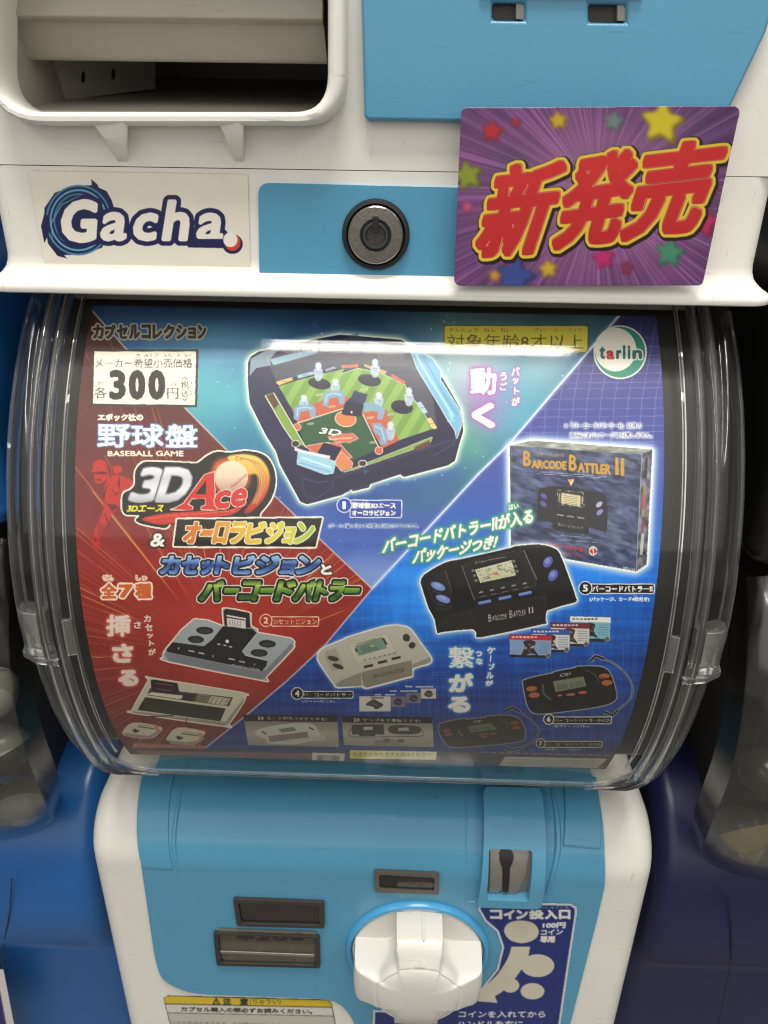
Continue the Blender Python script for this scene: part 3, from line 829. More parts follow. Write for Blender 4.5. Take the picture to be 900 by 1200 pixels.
    back = [(143, 588), (145, 578), (154, 573), (158, 566), (158.5, 553), (165, 543.5), (176, 541), (226, 542.6), (233, 541.5), (243, 534), (254, 529.4), (270, 530.4), (285, 528.4), (303, 530.4), (315, 538), (322, 553), (322.5, 570), (317, 586), (306, 600), (296, 609), (232, 609), (204, 609), (196, 618), (186, 618), (166, 614), (159, 609.5), (163, 604), (148, 603), (143.5, 597)]
    A.poly(smoothc(back, 4), (30, 25, 24), out=[(1.9, (236, 230, 216))])
    A.ell(270, 559, 24, 22, (196, 84, 44), soft=2.2); A.ell(262, 547, 12, 10, (214, 96, 56), a=.7, soft=2)
    A.poly(smoothc([(266, 536), (285, 532), (303, 536), (314, 549), (316, 566), (308, 586), (294, 600), (286, 600), (300, 580), (304, 566), (300, 556), (290, 556), (282, 548)], 5),
           lambda X_, Y_: vgrad(534, 600, (232, 204, 110), (222, 176, 80), (206, 92, 52), (176, 40, 34))(X_ * .35 + Y_ * .85 - 20, Y_ * .9 + X_ * .1 + 30), soft=.5)
    for i in range(10):
        r = 14 + i * 2.6
        A.line(smoothc([(276, 540 - i * .6), (290 + i * 1.2, 539 + i * .3), (300 + i, 552), (302 + i, 570), (296 + i * .6, 590)], 5, False), .7, [(240, 220, 140), (160, 60, 34)][i % 2], .6)
    A.ell(271, 559, 19.5, 19, lambda X_, Y_: vgrad(540, 578, (236, 214, 188), (222, 198, 176), (176, 140, 124))(X_, Y_))
    A.line(smoothc([(270, 571), (278, 566), (284, 560), (289, 556)], 4, False), .9, (170, 66, 56))
    for i in range(6): A.line([(271 + i * 3, 567.5 - i * 2.2), (273 + i * 3, 571 - i * 2.2)], .6, (170, 66, 56))
    A.poly(smoothc([(166, 608), (195, 601.5), (235, 599), (268, 597.5), (290, 588), (272, 603), (240, 606), (212, 611), (188, 614.6)], 4), (196, 52, 42), out=[(1.0, (30, 25, 24)), (.01, (0, 0, 0))])
    A.line([(172, 608), (200, 604), (240, 601.6), (276, 598)], .8, (226, 120, 96), .8)
    silver = vgrad(546, 590, (236, 236, 240), (196, 200, 208), (226, 226, 230), (168, 172, 182))
    A.text('3', [(168, 548), (196, 548), (186, 588), (149, 588)], silver, 1.5, out=[(1.5, (150, 154, 164)), (2.4, (44, 44, 50))])
    A.text('D', [(194, 548), (231, 548), (215, 588), (182, 588)], silver, 1.9, out=[(1.5, (150, 154, 164)), (2.4, (44, 44, 50))])
    CR = (200, 48, 42); CO = [(.9, (236, 226, 212))]
    A.poly([(199, 597.5), (206, 595), (215, 590), (240, 556), (244, 555), (251, 553), (252, 590), (256, 592), (255, 597.5), (236, 597.5), (236, 594), (241, 592), (241, 584), (225, 584), (220, 591), (226, 594), (225, 597.5)], CR, out=CO)
    A.poly([(229, 579), (241.5, 579), (241.5, 563)], (34, 26, 26))
    A.text('c', [(253, 575), (272, 573.5), (268, 596), (249, 597)], CR, 1.7, out=CO)
    A.text('e', [(273, 572.5), (292, 571), (287, 593), (268, 595)], CR, 1.6, out=CO)
    A.text('3Dエース', [(150.5, 592), (193, 592), (190, 600), (148, 600)], (228, 222, 40), .4)
    A.text('&', [(178, 625), (195, 625), (193, 641), (175, 641)], WH, .8, out=[(2.1, (30, 26, 26))])
    A.poly([(207.6, 608.6), (377.6, 607), (369.6, 641), (203.6, 640)], (30, 27, 24), out=[(2.0, (236, 230, 214))])
    og = hgrad(214, 368, (206, 104, 40), (214, 128, 46), (220, 170, 56), (224, 196, 66), (206, 204, 70), (150, 186, 70))
    xs = [(216, 235), (236, 250), (251, 268), (269, 288), (289, 311), (312, 332), (333, 345), (346, 368)]
    for ch, (x0, x1) in zip('オーロラビジョン', xs):
        y0 = 618 if ch == 'ョ' else (621 if ch == 'ー' else 611.6); y1 = 628 if ch == 'ー' else 637
        k = 3
        A.text(ch, [(x0 + k, y0), (x1 + k - .6, y0), (x1 - k - .6, y1), (x0 - k, y1)], og, 1.2, out=[(1.3, (236, 226, 190))])
    A.text('オーロラビジョン', (0, 0, .1, .1), WH)
    bl = vgrad(650, 675, (176, 204, 232), (120, 160, 210), (44, 74, 146), (70, 110, 180), (150, 190, 226))
    xs = [(189, 212), (213, 234), (235, 252), (253, 270), (274, 299), (300, 328), (329, 347), (348, 376)]
    for rnd in (0, 1):
        for ch, (x0, x1) in zip('カセットビジョン', xs):
            y0 = 657 if ch in 'ッョ' else 651; k = 2.4
            q = [(x0 + k, y0), (x1 + k - 1, y0), (x1 - k - 1, 673), (x0 - k, 673)]
            if rnd == 0: A.text(ch, q, (24, 26, 36), 1.2, out=[(3.4, (226, 222, 222)), (2.3, (24, 26, 36))])
            else: A.text(ch, q, bl, 1.2)
    A.text('と', (376, 661, 389, 673.6), WH, .9, out=[(1.6, (40, 26, 26))])
    gr = vgrad(680, 705, (60, 86, 34), (168, 196, 96), (96, 140, 52), (44, 84, 34), (92, 130, 52))
    xs = [(236, 262), (263, 281), (282, 304), (305, 322), (324, 346), (346, 370), (370, 385), (386, 404), (404, 422)]
    for rnd in (0, 1):
        for ch, (x0, x1) in zip('バーコードバトラー', xs):
            y0, y1 = (689, 695) if ch == 'ー' else (680.5, 704); k = 3.4 if ch != 'ー' else 1
            q = [(x0 + k, y0), (x1 + k - 1, y0), (x1 - k - 1, y1), (x0 - k, y1)]
            if rnd == 0: A.text(ch, q, (24, 30, 20), 1.3, out=[(3.6, (226, 222, 212)), (2.5, (24, 30, 20))])
            else: A.text(ch, q, gr, 1.3)

    # --- counts and slogans
    OR = (200, 98, 48); CRM = (238, 220, 198)
    A.text('全', (118.5, 683.5, 137, 701.5), OR, .9, out=[(2.0, CRM)]); A.text('7', (139, 684.5, 155.5, 701), OR, 1.5, out=[(2.0, CRM)]); A.text('種', (158.5, 683.5, 177.5, 701.5), OR, .9, out=[(2.0, CRM)])
    A.text('ぜん', (120, 673.8, 133, 680.5), OR, .25, out=[(1.1, CRM)]); A.text('しゅ', (159.5, 674, 172, 680.5), OR, .25, out=[(1.1, CRM)])
    PK = (226, 206, 196); gp = (2.2, (226, 120, 110), .8, .75)
    A.text('挿', (124.5, 720.5, 153, 746), PK, .9, glow=gp); A.text('さ', (131.5, 754.5, 156, 776.5), PK, 1.2, glow=gp); A.text('る', (138.5, 785, 162, 804), PK, 1.2, glow=gp)
    A.text('さ', (156.5, 728, 165.6, 736.6), PK, .5)
    A.chars([('カ', (168.6, 720.8, 177, 729)), ('セ', (170, 731, 178.8, 739.6)), ('ッ', (172, 742.4, 179.4, 748.2)), ('ト', (174.6, 750.4, 181, 757.6)), ('が', (173.6, 760, 182.6, 768))], PK, bold=.45)
    gm_ = (2.6, (172, 90, 170), 1.6, .85)
    A.text('動', (551, 431, 581.6, 462.4), (240, 236, 236), .9, glow=gm_); A.text('く', (553, 472, 580, 501.6), (240, 236, 236), 1.9, glow=gm_)
    A.chars([('う', (586, 436, 594, 446)), ('ご', (585.6, 448, 594.4, 457.6)), ('バ', (599, 430, 609.2, 440.6)), ('ッ', (600.4, 443, 607.8, 450)), ('ト', (602, 453.6, 608.4, 462.6)), ('が', (599.2, 465.4, 609.2, 475.4))], (242, 238, 238), bold=.5, glow=(1.6, (170, 96, 170), 1, .8))
    gb = (2.4, (110, 190, 240), .8, .7)
    CW = (224, 222, 210)
    A.text('繋', (526, 758, 556, 783), CW, .5, glow=gb); A.text('が', (526, 789, 554.6, 811), CW, 1.2, glow=gb); A.text('る', (525, 816.4, 551, 835), CW, 1.2, glow=gb)
    A.chars([('つ', (557.4, 763, 565, 769.4)), ('な', (557.4, 771, 566, 778.8)), ('ケ', (570.6, 758, 580.4, 766.2)), ('ブ', (572.4, 777.4, 580, 785)), ('ル', (569.6, 787.4, 578.4, 795.6)), ('が', (568.6, 797, 578, 804))], CW, bold=.5, glow=(1.4, (110, 190, 240), .6, .6))
    A.line([(575.4, 768), (574.6, 775.6)], 1.5, CW)

    # --- small boxed names
    def tagbox(n, cx, cy, r, x0, y0, x1, y1, t, fg, bg, bold=.35, slope=0.0, a=1.0):
        A.poly([(x0, y0), (x1, y0 + slope), (x1 - .3, y1 + slope), (x0, y1)], bg, a, out=[(1.0, fg)])
        A.ell(cx, cy, r, r, bg, a=a, out=[(1.1, fg)])
        nw = .28 if n == '1' else .44
        A.text(n, (cx - r * nw, cy - r * .6, cx + r * nw, cy + r * .6), fg, .15 if n == '1' else .5, a=a)
        if t: A.text(t, [(x0 + 1.4, y0 + 1.4), (x1 - 1.6, y0 + 1.4 + slope), (x1 - 1.6, y1 - 1.4 + slope), (x0 + 1.4, y1 - 1.4)], fg, bold, a=a)
    tagbox('1', 403.4, 592, 8, 410.6, 586.8, 470.4, 606, '', (226, 230, 240), (40, 70, 164))
    A.text('野球盤3Dエース', (412.4, 588.6, 464, 596.2), WH, .5); A.text('オーロラビジョン', (412, 597.6, 464, 604.4), WH, .5)
    A.text('やきゅうばん', (414, 584.4, 431, 587.6), WH, .1)
    A.text('(ボール4個入り)※本体底に収納されています。', (384.4, 613.6, 490.6, 619.4), (50, 56, 90), .15, glow=(1.2, (220, 226, 240), .6, .8))
    tagbox('2', 311.6, 727, 6.6, 318.6, 723.2, 373, 733.4, 'カセットビジョン', (238, 204, 170), (166, 50, 40), .25)
    tagbox('4', 348.4, 812.6, 6.4, 354, 810.6, 413.4, 817.6, 'バーコードバトラー', (214, 212, 204), (22, 22, 30), .2)
    A.text('(カード4枚付き)', (354.6, 820.4, 392, 824.2), (204, 204, 206))
    tagbox('5', 686, 689.2, 7.2, 692.6, 685, 766.4, 695, 'バーコードバトラーⅡ', (238, 238, 236), (16, 16, 22), .3)
    A.text('(パッケージ、カード4枚付き)', (691, 699.4, 761, 705.6), WH, .3)
    A.text('かんづ', (742, 696.8, 753, 699.2), WH)
    tagbox('6', 643, 842.8, 5.4, 648, 840.6, 716, 847.6, 'バーコードバトラーⅡ²CØ', (222, 218, 204), (18, 18, 22), .15)
    A.text('(接続ケーブル付き)', (648, 849.6, 692, 853), (214, 210, 200), .1)
    tagbox('7', 633.6, 871, 4.8, 638, 869.4, 705, 875.2, 'バーコードバトラーⅡ²CØ', (190, 180, 158), (40, 36, 34), .1)
    A.text('(接続ケーブル付き)', (638, 877, 681, 880), (180, 172, 156), .1)
    A.text('※「バーコードバトラーⅡ」以外の', (661.5, 495, 752, 502.4), (52, 52, 92), .15, glow=(1.5, (230, 230, 240), .8, .9))
    A.text('商品にはパッケージは付属しません。', (668, 506.6, 764.6, 513.2), (52, 52, 92), .15, glow=(1.5, (230, 230, 240), .8, .9))

    # --- age box and round mark
    A.poly(rounded([(521, 382), (689, 382), (688, 412.6), (521, 412.6)], 3), (206, 192, 70), out=[(1.1, (74, 72, 34))])
    A.text('対象年齢8才以上', (524, 391.6, 684, 409.6), (78, 74, 44), .1)
    for s, x0, x1 in (('たい', 527, 541), ('しょう', 542, 560), ('ねん', 567, 581), ('れい', 587, 599), ('さい', 627, 638), ('い', 650, 655), ('じょう', 667, 681)):
        A.text(s, (x0, 384.4, x1, 389.2), (92, 86, 50))
    A.ell(726.7, 412.7, 29.6, 29.8, (44, 132, 112), out=[(1.7, (222, 222, 212))])
    A.ell(721.2, 409.6, 24.4, 25.6, (224, 221, 212))
    TD = (28, 92, 92)
    for ch, x0, x1, y0, y1 in (('t', 702.4, 709.4, 406, 421), ('a', 710.4, 720.4, 410.4, 421.4), ('r', 722, 728.4, 410, 421), ('l', 730, 733, 404.4, 421), ('i', 735.6, 738.6, 404.6, 421), ('n', 741, 752.6, 410, 421)):
        A.text(ch, (x0, y0, x1, y1), (194, 40, 42) if ch == 'a' else TD, 1.0, out=[(1.5, (226, 224, 216))])

    # --- console with cartridge
    k = sc(180, 700, 4.5)
    LG = (156, 162, 168)
    A.poly(k(smoothc([(55, 290), (95, 238), (215, 115), (345, 145), (372, 150), (364, 75), (380, 58), (500, 80), (512, 100), (512, 150), (548, 170), (552, 188), (725, 218), (738, 250), (730, 275), (592, 420), (570, 436), (80, 338), (55, 318)], 2)), LG, out=[(1.5, (236, 212, 196))])
    A.poly(k([(58, 300), (70, 290), (570, 392), (590, 385), (728, 240), (736, 262), (592, 418), (570, 434), (80, 336)]), (118, 124, 132))
    A.poly(k([(68, 275), (100, 236), (265, 258), (310, 222), (366, 152), (520, 165), (545, 188), (465, 285), (485, 308), (600, 336), (596, 358), (572, 390), (70, 288)]), (32, 29, 30))
    A.line(k([(545, 190), (468, 284), (486, 306), (600, 332)]), .8, (196, 200, 206))
    for x, y, rx, ry in ((270, 175, 45, 20), (223, 222, 43, 20), (600, 245, 45, 20), (557, 293, 45, 20)):
        A.ell(180 + x / 4.5, 700 + y / 4.5, rx / 4.5, ry / 4.5, (36, 33, 34), 3); A.ell(180 + x / 4.5, 700 + (y + 2) / 4.5, rx / 7, ry / 8, (58, 54, 54), 3)
    A.poly(k([(370, 72), (382, 60), (503, 82), (510, 160), (375, 148)]), (38, 34, 36), out=[(.5, (90, 84, 84))])
    A.poly(k([(386, 108), (486, 124), (486, 166), (388, 150)]), (208, 200, 196)); A.poly(k([(384, 92), (486, 110), (486, 118), (385, 100)]), (220, 214, 210))
    for i in range(5): A.line(k([(402 + i * 14, 118 + i * 2.2), (400 + i * 14, 146 + i * 2.2)]), 1.4, (130, 124, 124), .7)
    for x, y, w_ in ((132, 270, 6), (200, 284, 32), (252, 295, 32), (312, 310, 6), (412, 326, 32), (466, 340, 32), (532, 354, 5), (344, 247, 16), (376, 253, 16), (406, 261, 16)):
        A.line(k([(x - w_ / 2, y - w_ * .1), (x + w_ / 2, y + w_ * .1)]), 1.5 if w_ > 10 else 2, (206, 202, 198), .9)
    A.ell(180 + 388 / 4.5, 700 + 232 / 4.5, 2, 2, (226, 222, 216))
    A.text('CASSETTE VISION', k([(412, 352), (560, 376), (556, 390), (408, 364)]), (210, 206, 200), .1)

    # --- second console with pads
    l = sc(130, 780, 4.5)
    CM = (196, 190, 168)
    A.poly(l(smoothc([(112, 240), (130, 200), (200, 75), (215, 66), (690, 143), (704, 160), (700, 192), (622, 308), (600, 320), (118, 250)], 2)), CM, out=[(1.2, (232, 214, 198))])
    A.poly(l([(115, 240), (580, 296), (604, 296), (700, 172), (698, 195), (620, 308), (600, 318), (118, 250)]), (150, 144, 124))
    A.poly(l([(180, 166), (606, 226), (576, 294), (140, 234)]), (46, 42, 36))
    A.poly(l([(206, 118), (644, 168), (622, 216), (190, 156)]), (70, 66, 58)); A.poly(l([(370, 145), (440, 152), (430, 190), (365, 180)]), (48, 44, 40))
    A.poly(l([(460, 148), (525, 156), (508, 198), (445, 190)]), (128, 122, 106)); A.poly(l([(528, 160), (632, 174), (606, 212), (510, 198)]), (186, 180, 160))
    for i in range(3):
        for j in range(4): A.ell(130 + (540 + j * 24 - i * 7) / 4.5, 780 + (172 + i * 11 + j * 3.4) / 4.5, 1.4, .9, (120, 112, 96))
        A.line(l([(462 - i * 5, 160 + i * 11), (515 - i * 5, 167 + i * 11)]), .9, (70, 64, 56))
    A.poly(l([(210, 78), (225, 74), (350, 94), (362, 156), (216, 140)]), (36, 30, 32), out=[(.4, (80, 70, 70))]); A.poly(l([(190, 152), (215, 140), (380, 158), (368, 178)]), (206, 200, 180))
    A.line(l([(232, 92), (330, 106)]), 1.2, (130, 60, 56)); A.line(l([(240, 122), (320, 132)]), .8, (110, 100, 96))
    A.line(l(smoothc([(330, 262), (240, 268), (180, 270), (165, 290), (215, 315)], 5, False)), 1.2, (40, 34, 32)); A.line(l(smoothc([(402, 276), (396, 300), (420, 330), (440, 345)], 5, False)), 1.4, (40, 34, 32))
    for pts in ([(65, 345), (120, 302), (255, 322), (262, 348), (200, 385), (80, 370)], [(296, 382), (352, 328), (482, 345), (490, 365), (430, 402), (310, 396)]):
        A.poly(l(smoothc(pts, 3)), CM, out=[(.9, (214, 120, 104))])
        x, y = pts[0]
        A.poly(l([(x + 18, y + 30), (x + 138, y + 42), (x + 196, y + 6), (x + 196, y - 8), (x + 134, y + 26), (x + 2, y + 10)]), (146, 138, 120))
        A.poly(l([(x + 44, y - 4), (x + 62, y - 14), (x + 74, y - 6), (x + 90, y - 4), (x + 74, y + 8), (x + 56, y + 10), (x + 54, y + 2)]), (44, 38, 36)); A.line(l([(x + 74, y - 24), (x + 164, y - 12)]), 1.3, (84, 76, 68)); A.line(l([(x + 84, y - 33), (x + 150, y - 24)]), .7, (120, 110, 98))
        A.poly(l([(x + 150, y - 30), (x + 186, y - 24), (x + 192, y - 4), (x + 172, y + 4), (x + 166, y - 16)]), (196, 116, 100), .8)
    A.poly(l([(120, 416), (135, 410), (496, 424), (494, 438), (130, 430)]), (164, 84, 76), .6, out=[(.4, (190, 130, 120))])
    A.text('スーパーカセットビジョン', l([(160, 416), (480, 426), (478, 436), (160, 428)]), (214, 180, 170), .1, a=.8)
    A.ell(158, 874, 2.6, 2.2, (190, 120, 110), a=.8)

    # --- white handheld
    mm = sc(330, 720, 4.5)
    GR = (178, 174, 162)
    A.poly(mm(smoothc([(192, 222), (205, 190), (250, 165), (330, 132), (350, 122), (555, 62), (640, 64), (680, 80), (730, 150), (784, 222), (788, 248), (770, 262), (692, 285), (690, 325), (660, 332), (450, 388), (425, 376), (300, 384), (280, 370), (230, 300), (195, 245)], 2)), GR, out=[(1.4, (226, 226, 220))], glow=(3.5, (180, 210, 240), 1.4, .7))
    A.poly(mm([(285, 368), (320, 345), (420, 305), (420, 378), (300, 383)]), (138, 132, 120)); A.poly(mm([(690, 262), (784, 225), (786, 250), (692, 284)]), (144, 138, 126))
    A.poly(mm([(420, 312), (430, 302), (686, 240), (690, 322), (450, 386), (430, 372)]), (128, 122, 110), out=[(.5, (196, 190, 176))])
    A.text('BARCODE BATTLER', mm([(482, 318), (650, 280), (648, 302), (482, 338)]), (50, 46, 42), .2)
    A.poly(mm([(350, 165), (380, 148), (540, 100), (560, 110), (600, 190), (590, 205), (410, 262), (390, 250)]), (186, 182, 170), out=[(.4, (130, 126, 116))])
    A.poly(mm([(392, 168), (530, 122), (552, 176), (408, 216)]), (112, 138, 124), out=[(.6, (80, 84, 76))])
    for i in range(6): A.line(mm([(410 + i * 4, 176 + i * 5), (470 + i * 10, 160 + i * 4)]), .8, (70, 92, 84), .6)
    A.ell(436, 757, 3, 1.2, (170, 180, 100), a=.8)
    A.poly(mm([(230, 195), (285, 178), (320, 250), (320, 290), (265, 300), (230, 232)]), (160, 155, 142), .9)
    for x, y, rx, ry, q in ((272, 233, 30, 13, 14), (298, 274, 31, 12, 20), (658, 123, 19, 21, -30), (688, 163, 19, 17, -30)):
        A.ell(330 + x / 4.5, 720 + y / 4.5, rx / 4.5, ry / 4.5, (58, 54, 50), q)
    for x, y in ((458, 273), (532, 251), (604, 231)):
        A.line(mm([(x - 24, y + 5), (x + 24, y - 6)]), 3.0, (44, 42, 40))
    for i in range(7): A.line(mm([(432 + i * 26, 243 - i * 6), (446 + i * 26, 238 - i * 6)]), 1.2, (80, 76, 70), .8)
    A.line(mm([(535, 126), (555, 160)]), 2.2, (54, 52, 48)); A.line(mm([(388, 180), (400, 200)]), 2.2, (70, 66, 60))
    A.line(mm([(390, 158), (500, 126)]), .8, (90, 86, 80))
    for x0, y0, x1, y1, cc in ((735, 392, 815, 444, (190, 186, 170)), (655, 414, 735, 468, (116, 104, 126)), (575, 434, 653, 488, (120, 104, 122)), (410, 432, 574, 512, (196, 194, 184))):
        A.poly(mm([(x0, y0), (x1, y0), (x1, y1), (x0, y1)]), cc)
        cx, cy = (x0 + x1) / 2, (y0 + y1) / 2
        A.poly(mm(smoothc([(cx - (x1 - x0) * .3, cy + 4), (cx - 8, cy - (y1 - y0) * .32), (cx + 14, cy - 14), (cx + (x1 - x0) * .28, cy + 6), (cx + 6, cy + (y1 - y0) * .36), (cx - 12, cy + 14)], 3)), (44, 38, 48), .85)
        A.line(mm([(cx - 14, cy - 2), (cx + 16, cy + 8)]), 1.0, (160, 150, 140), .6)
    for x0, x1, y in ((652, 690, 380), (706, 800, 382), (570, 608, 404), (625, 715, 404), (492, 525, 424), (545, 600, 424), (470, 540, 440)):
        A.line(mm([(x0, y), (x1, y)]), 1.6, (210, 210, 206) if y < 430 else (70, 66, 66), .8)

    # --- black handheld
    i_ = sc(440, 620, 3.46)
    BK = (24, 22, 23)
    # package first (it stands behind)
    h = sc(580, 490, 4.5)
    A.poly(h([(78, 145), (195, 118), (830, 165), (800, 772), (745, 808), (85, 690)]), (60, 72, 110), out=[(2.2, (236, 240, 240))], glow=(6, (210, 226, 246), 4, .9))
    tex = lambda X_, Y_: np.array([58, 68, 104.]) + ((vnoise(X_ + Y_ * .5, Y_ - X_ * .35, 13, 4, 21, 5) - .5) * 120)[..., None] * np.array([.95, 1, 1.1]) + ((vnoise(X_, Y_, 60, 60, 4) - .5) * 30)[..., None] + np.clip(560 - Y_, 0, 60)[..., None] * np.array([.5, .42, .2])
    A.poly(h([(78, 147), (775, 192), (745, 806), (85, 690)]), tex)
    A.poly(h([(78, 145), (195, 118), (830, 165), (775, 192)]), lambda X_, Y_: np.array([150, 156, 150.]) + ((vnoise(X_, Y_, 12, 3, 9) - .5) * 130)[..., None])
    A.poly(h([(775, 192), (830, 165), (800, 772), (745, 806)]), lambda X_, Y_: np.array([92, 92, 108.]) + ((vnoise(X_, Y_, 5, 9, 15) - .5) * 150)[..., None])
    A.line(h([(775, 192), (745, 806)]), .7, (176, 180, 190), .8)
    for y0, y1, cc in ((210, 320, (30, 28, 34)), (360, 520, (170, 140, 70)), (400, 480, (170, 70, 70)), (610, 720, (214, 210, 204)), (540, 600, (120, 60, 60))):
        A.line(h([(800 - (y0 - 210) * .05, y0), (796 - (y1 - 210) * .05, y1)]), 3.4, cc, .75)
    GO = (190, 146, 50)
    A.text('B', h([(148, 170), (190, 172), (190, 256), (148, 252)]), GO, .7); A.text('ARCODE', h([(192, 218), (378, 226), (378, 274), (192, 264)]), GO, .7)
    A.text('B', h([(390, 190), (430, 194), (432, 280), (390, 276)]), GO, .7); A.text('ATTLER', h([(436, 232), (612, 244), (612, 300), (436, 286)]), GO, .7); A.text('II', h([(634, 206), (682, 210), (682, 306), (634, 300)]), GO, .9)
    A.text('COMPUTER GAME', h([(206, 182), (362, 188), (362, 204), (206, 198)]), (172, 136, 60), .1)
    for y, x0, x1 in ((283, 240, 480), (292, 220, 560), (620, 345, 505), (640, 320, 540), (300, 470, 590)):
        A.line(h([(x0, y), (x1, y + (x1 - x0) * .07)]), .6, (200, 204, 214), .65)
    A.poly(h([(382, 322), (420, 322), (400, 358)]), (200, 158, 60)); A.poly(h([(400, 338), (420, 322), (400, 358)]), (226, 222, 214))
    A.poly(h(smoothc([(220, 525), (228, 392), (250, 368), (330, 358), (470, 378), (560, 400), (590, 425), (592, 590), (570, 598), (492, 575), (490, 612), (310, 588), (304, 552), (225, 535)], 2)), (32, 30, 34), .97)
    A.poly(h([(304, 552), (494, 575), (490, 612), (310, 588)]), (22, 20, 24))
    A.poly(h([(330, 380), (465, 392), (470, 470), (335, 455)]), (44, 42, 44), out=[(.4, (190, 190, 186))]); A.poly(h([(352, 394), (452, 410), (450, 466), (350, 450)]), (206, 196, 160))
    for q in range(5): A.line(h([(362, 408 + q * 10), (440, 418 + q * 10)]), .7, (96, 90, 76), .7)
    A.line(h([(342, 398), (342, 445)]), 1.6, (196, 190, 170), .8); A.line(h([(462, 412), (460, 455)]), 1.6, (196, 190, 170), .8)
    for x, y, cc in ((258, 412, (84, 84, 150)), (256, 452, (84, 84, 150)), (550, 455, (170, 170, 205)), (553, 496, (130, 130, 190))):
        A.ell(580 + x / 4.5, 490 + y / 4.5, 4.4, 2.6, cc, -40 if x > 400 else 40)
    for x in (345, 398, 452): A.line(h([(x - 18, 508 + (x - 345) * .14), (x + 18, 514 + (x - 345) * .14)]), .9, (190, 190, 190))
    A.text('Barcode Battler II', h([(336, 552), (462, 572), (462, 588), (336, 568)]), (150, 146, 140), .05)
    A.text('バーコードバトラー', h([(268, 650), (488, 684), (486, 712), (268, 678)]), (196, 46, 50), .45); A.text('Ⅱ超強力合体版', h([(345, 702), (480, 722), (478, 740), (345, 718)]), (190, 60, 60), .1)
    A.ell(580 + 518 / 4.5, 490 + 700 / 4.5, 5, 5.4, (222, 214, 206)); A.poly(h([(508, 690), (516, 682), (516, 720), (508, 712), (496, 701)]), (190, 50, 50)); A.poly(h([(522, 682), (530, 690), (542, 701), (530, 712), (522, 720)]), (190, 50, 50))
    A.text('EPOCH', h([(676, 783), (738, 794), (737, 806), (676, 796)]), (210, 210, 210), .05)
    out_bb = i_(smoothc([(183, 212), (198, 184), (260, 146), (300, 130), (345, 122), (548, 76), (560, 70), (640, 62), (690, 66), (725, 78), (748, 100), (790, 210), (812, 275), (808, 298), (696, 330), (692, 378), (670, 388), (435, 438), (408, 430), (395, 406), (270, 418), (250, 420), (240, 366), (216, 322), (187, 232)], 2))
    A.poly(out_bb, BK, out=[(1.6, (232, 238, 240))], glow=(5, (190, 220, 246), 2, .85))
    A.poly(i_([(250, 418), (262, 372), (300, 345), (390, 322), (396, 402)]), (38, 35, 34)); A.poly(i_([(212, 220), (262, 180), (285, 165), (300, 230), (310, 320), (250, 330), (215, 250)]), (34, 32, 33), out=[(.4, (70, 66, 66))])
    A.poly(i_([(352, 150), (400, 128), (560, 92), (600, 90), (645, 190), (650, 230), (500, 260), (400, 282)]), (34, 32, 32), out=[(.5, (82, 78, 76))])
    A.line(i_([(350, 150), (402, 290)]), .8, (130, 126, 122), .8); A.line(i_([(602, 86), (655, 205)]), .8, (150, 146, 142), .8); A.line(i_([(282, 165), (312, 262)]), .7, (96, 92, 90), .8)
    A.poly(i_([(400, 290), (690, 232), (694, 300), (640, 262), (402, 330)]), (30, 28, 28), .7)
    A.poly(i_([(388, 332), (402, 318), (690, 272), (690, 378), (436, 436), (404, 412)]), (34, 31, 31), out=[(.4, (74, 70, 68))])
    A.text('B', i_([(456, 346), (470, 344), (471, 374), (457, 377)]), (176, 170, 164), .25); A.text('ARCODE', i_([(472, 352), (532, 342), (533, 364), (473, 374)]), (176, 170, 164), .22)
    A.text('B', i_([(542, 330), (556, 327), (557, 359), (543, 362)]), (176, 170, 164), .25); A.text('ATTLER', i_([(558, 334), (610, 324), (611, 347), (559, 358)]), (176, 170, 164), .22); A.text('II', i_([(620, 318), (640, 314), (641, 340), (621, 344)]), (176, 170, 164), .3)
    A.poly(i_([(385, 158), (410, 148), (560, 116), (580, 124), (598, 190), (585, 198), (420, 232), (404, 224)]), (26, 24, 24))
    scr = vgrad(660, 682, (196, 198, 172), (182, 180, 148))
    A.poly(i_([(406, 166), (550, 128), (568, 186), (426, 216)]), scr, out=[(.5, (236, 232, 216))])
    rr = random.Random(2)
    for q in range(46):
        u, v = rr.random(), rr.random()
        x = 412 + u * 135 + v * 18; y = 170 - u * 38 + v * 42
        A.line(i_([(x, y), (x + rr.uniform(4, 16), y - rr.uniform(1, 4))]), rr.uniform(.6, 1.4), (90, 92, 78), .65)
    A.line(i_([(474, 182), (496, 177)]), 2.6, (196, 96, 90), .8); A.line(i_([(476, 194), (498, 189)]), 2.2, (206, 190, 80), .9)
    for q in range(3):
        A.line(i_([(390 + q * 6, 170 + q * 20), (402 + q * 6, 167 + q * 20)]), 3, (150, 148, 140), .7); A.line(i_([(556 + q * 7, 132 + q * 20), (566 + q * 7, 129 + q * 20)]), 3.4, (150, 148, 140), .7)
    A.text('EPOCH', i_([(405, 133), (450, 124), (451, 132), (406, 141)]), (176, 172, 166), .05); A.line(i_([(456, 126), (528, 113)]), .9, (150, 146, 140), .8)
    BL = (100, 124, 190)
    for x, y, rx, ry, q, cc in ((254, 232, 30, 15, 22, (112, 134, 196)), (274, 283, 31, 14, 20, (112, 134, 196)), (699, 133, 17, 25, 34, (88, 92, 178)), (720, 187, 18, 25, 34, (88, 92, 178))):
        A.ell(440 + x / 3.46, 620 + y / 3.46, rx / 3.46, ry / 3.46, cc, q); A.ell(440 + (x - 2) / 3.46, 620 + (y - 4) / 3.46, rx / 6, ry / 7, (150, 166, 214), q, a=.6)
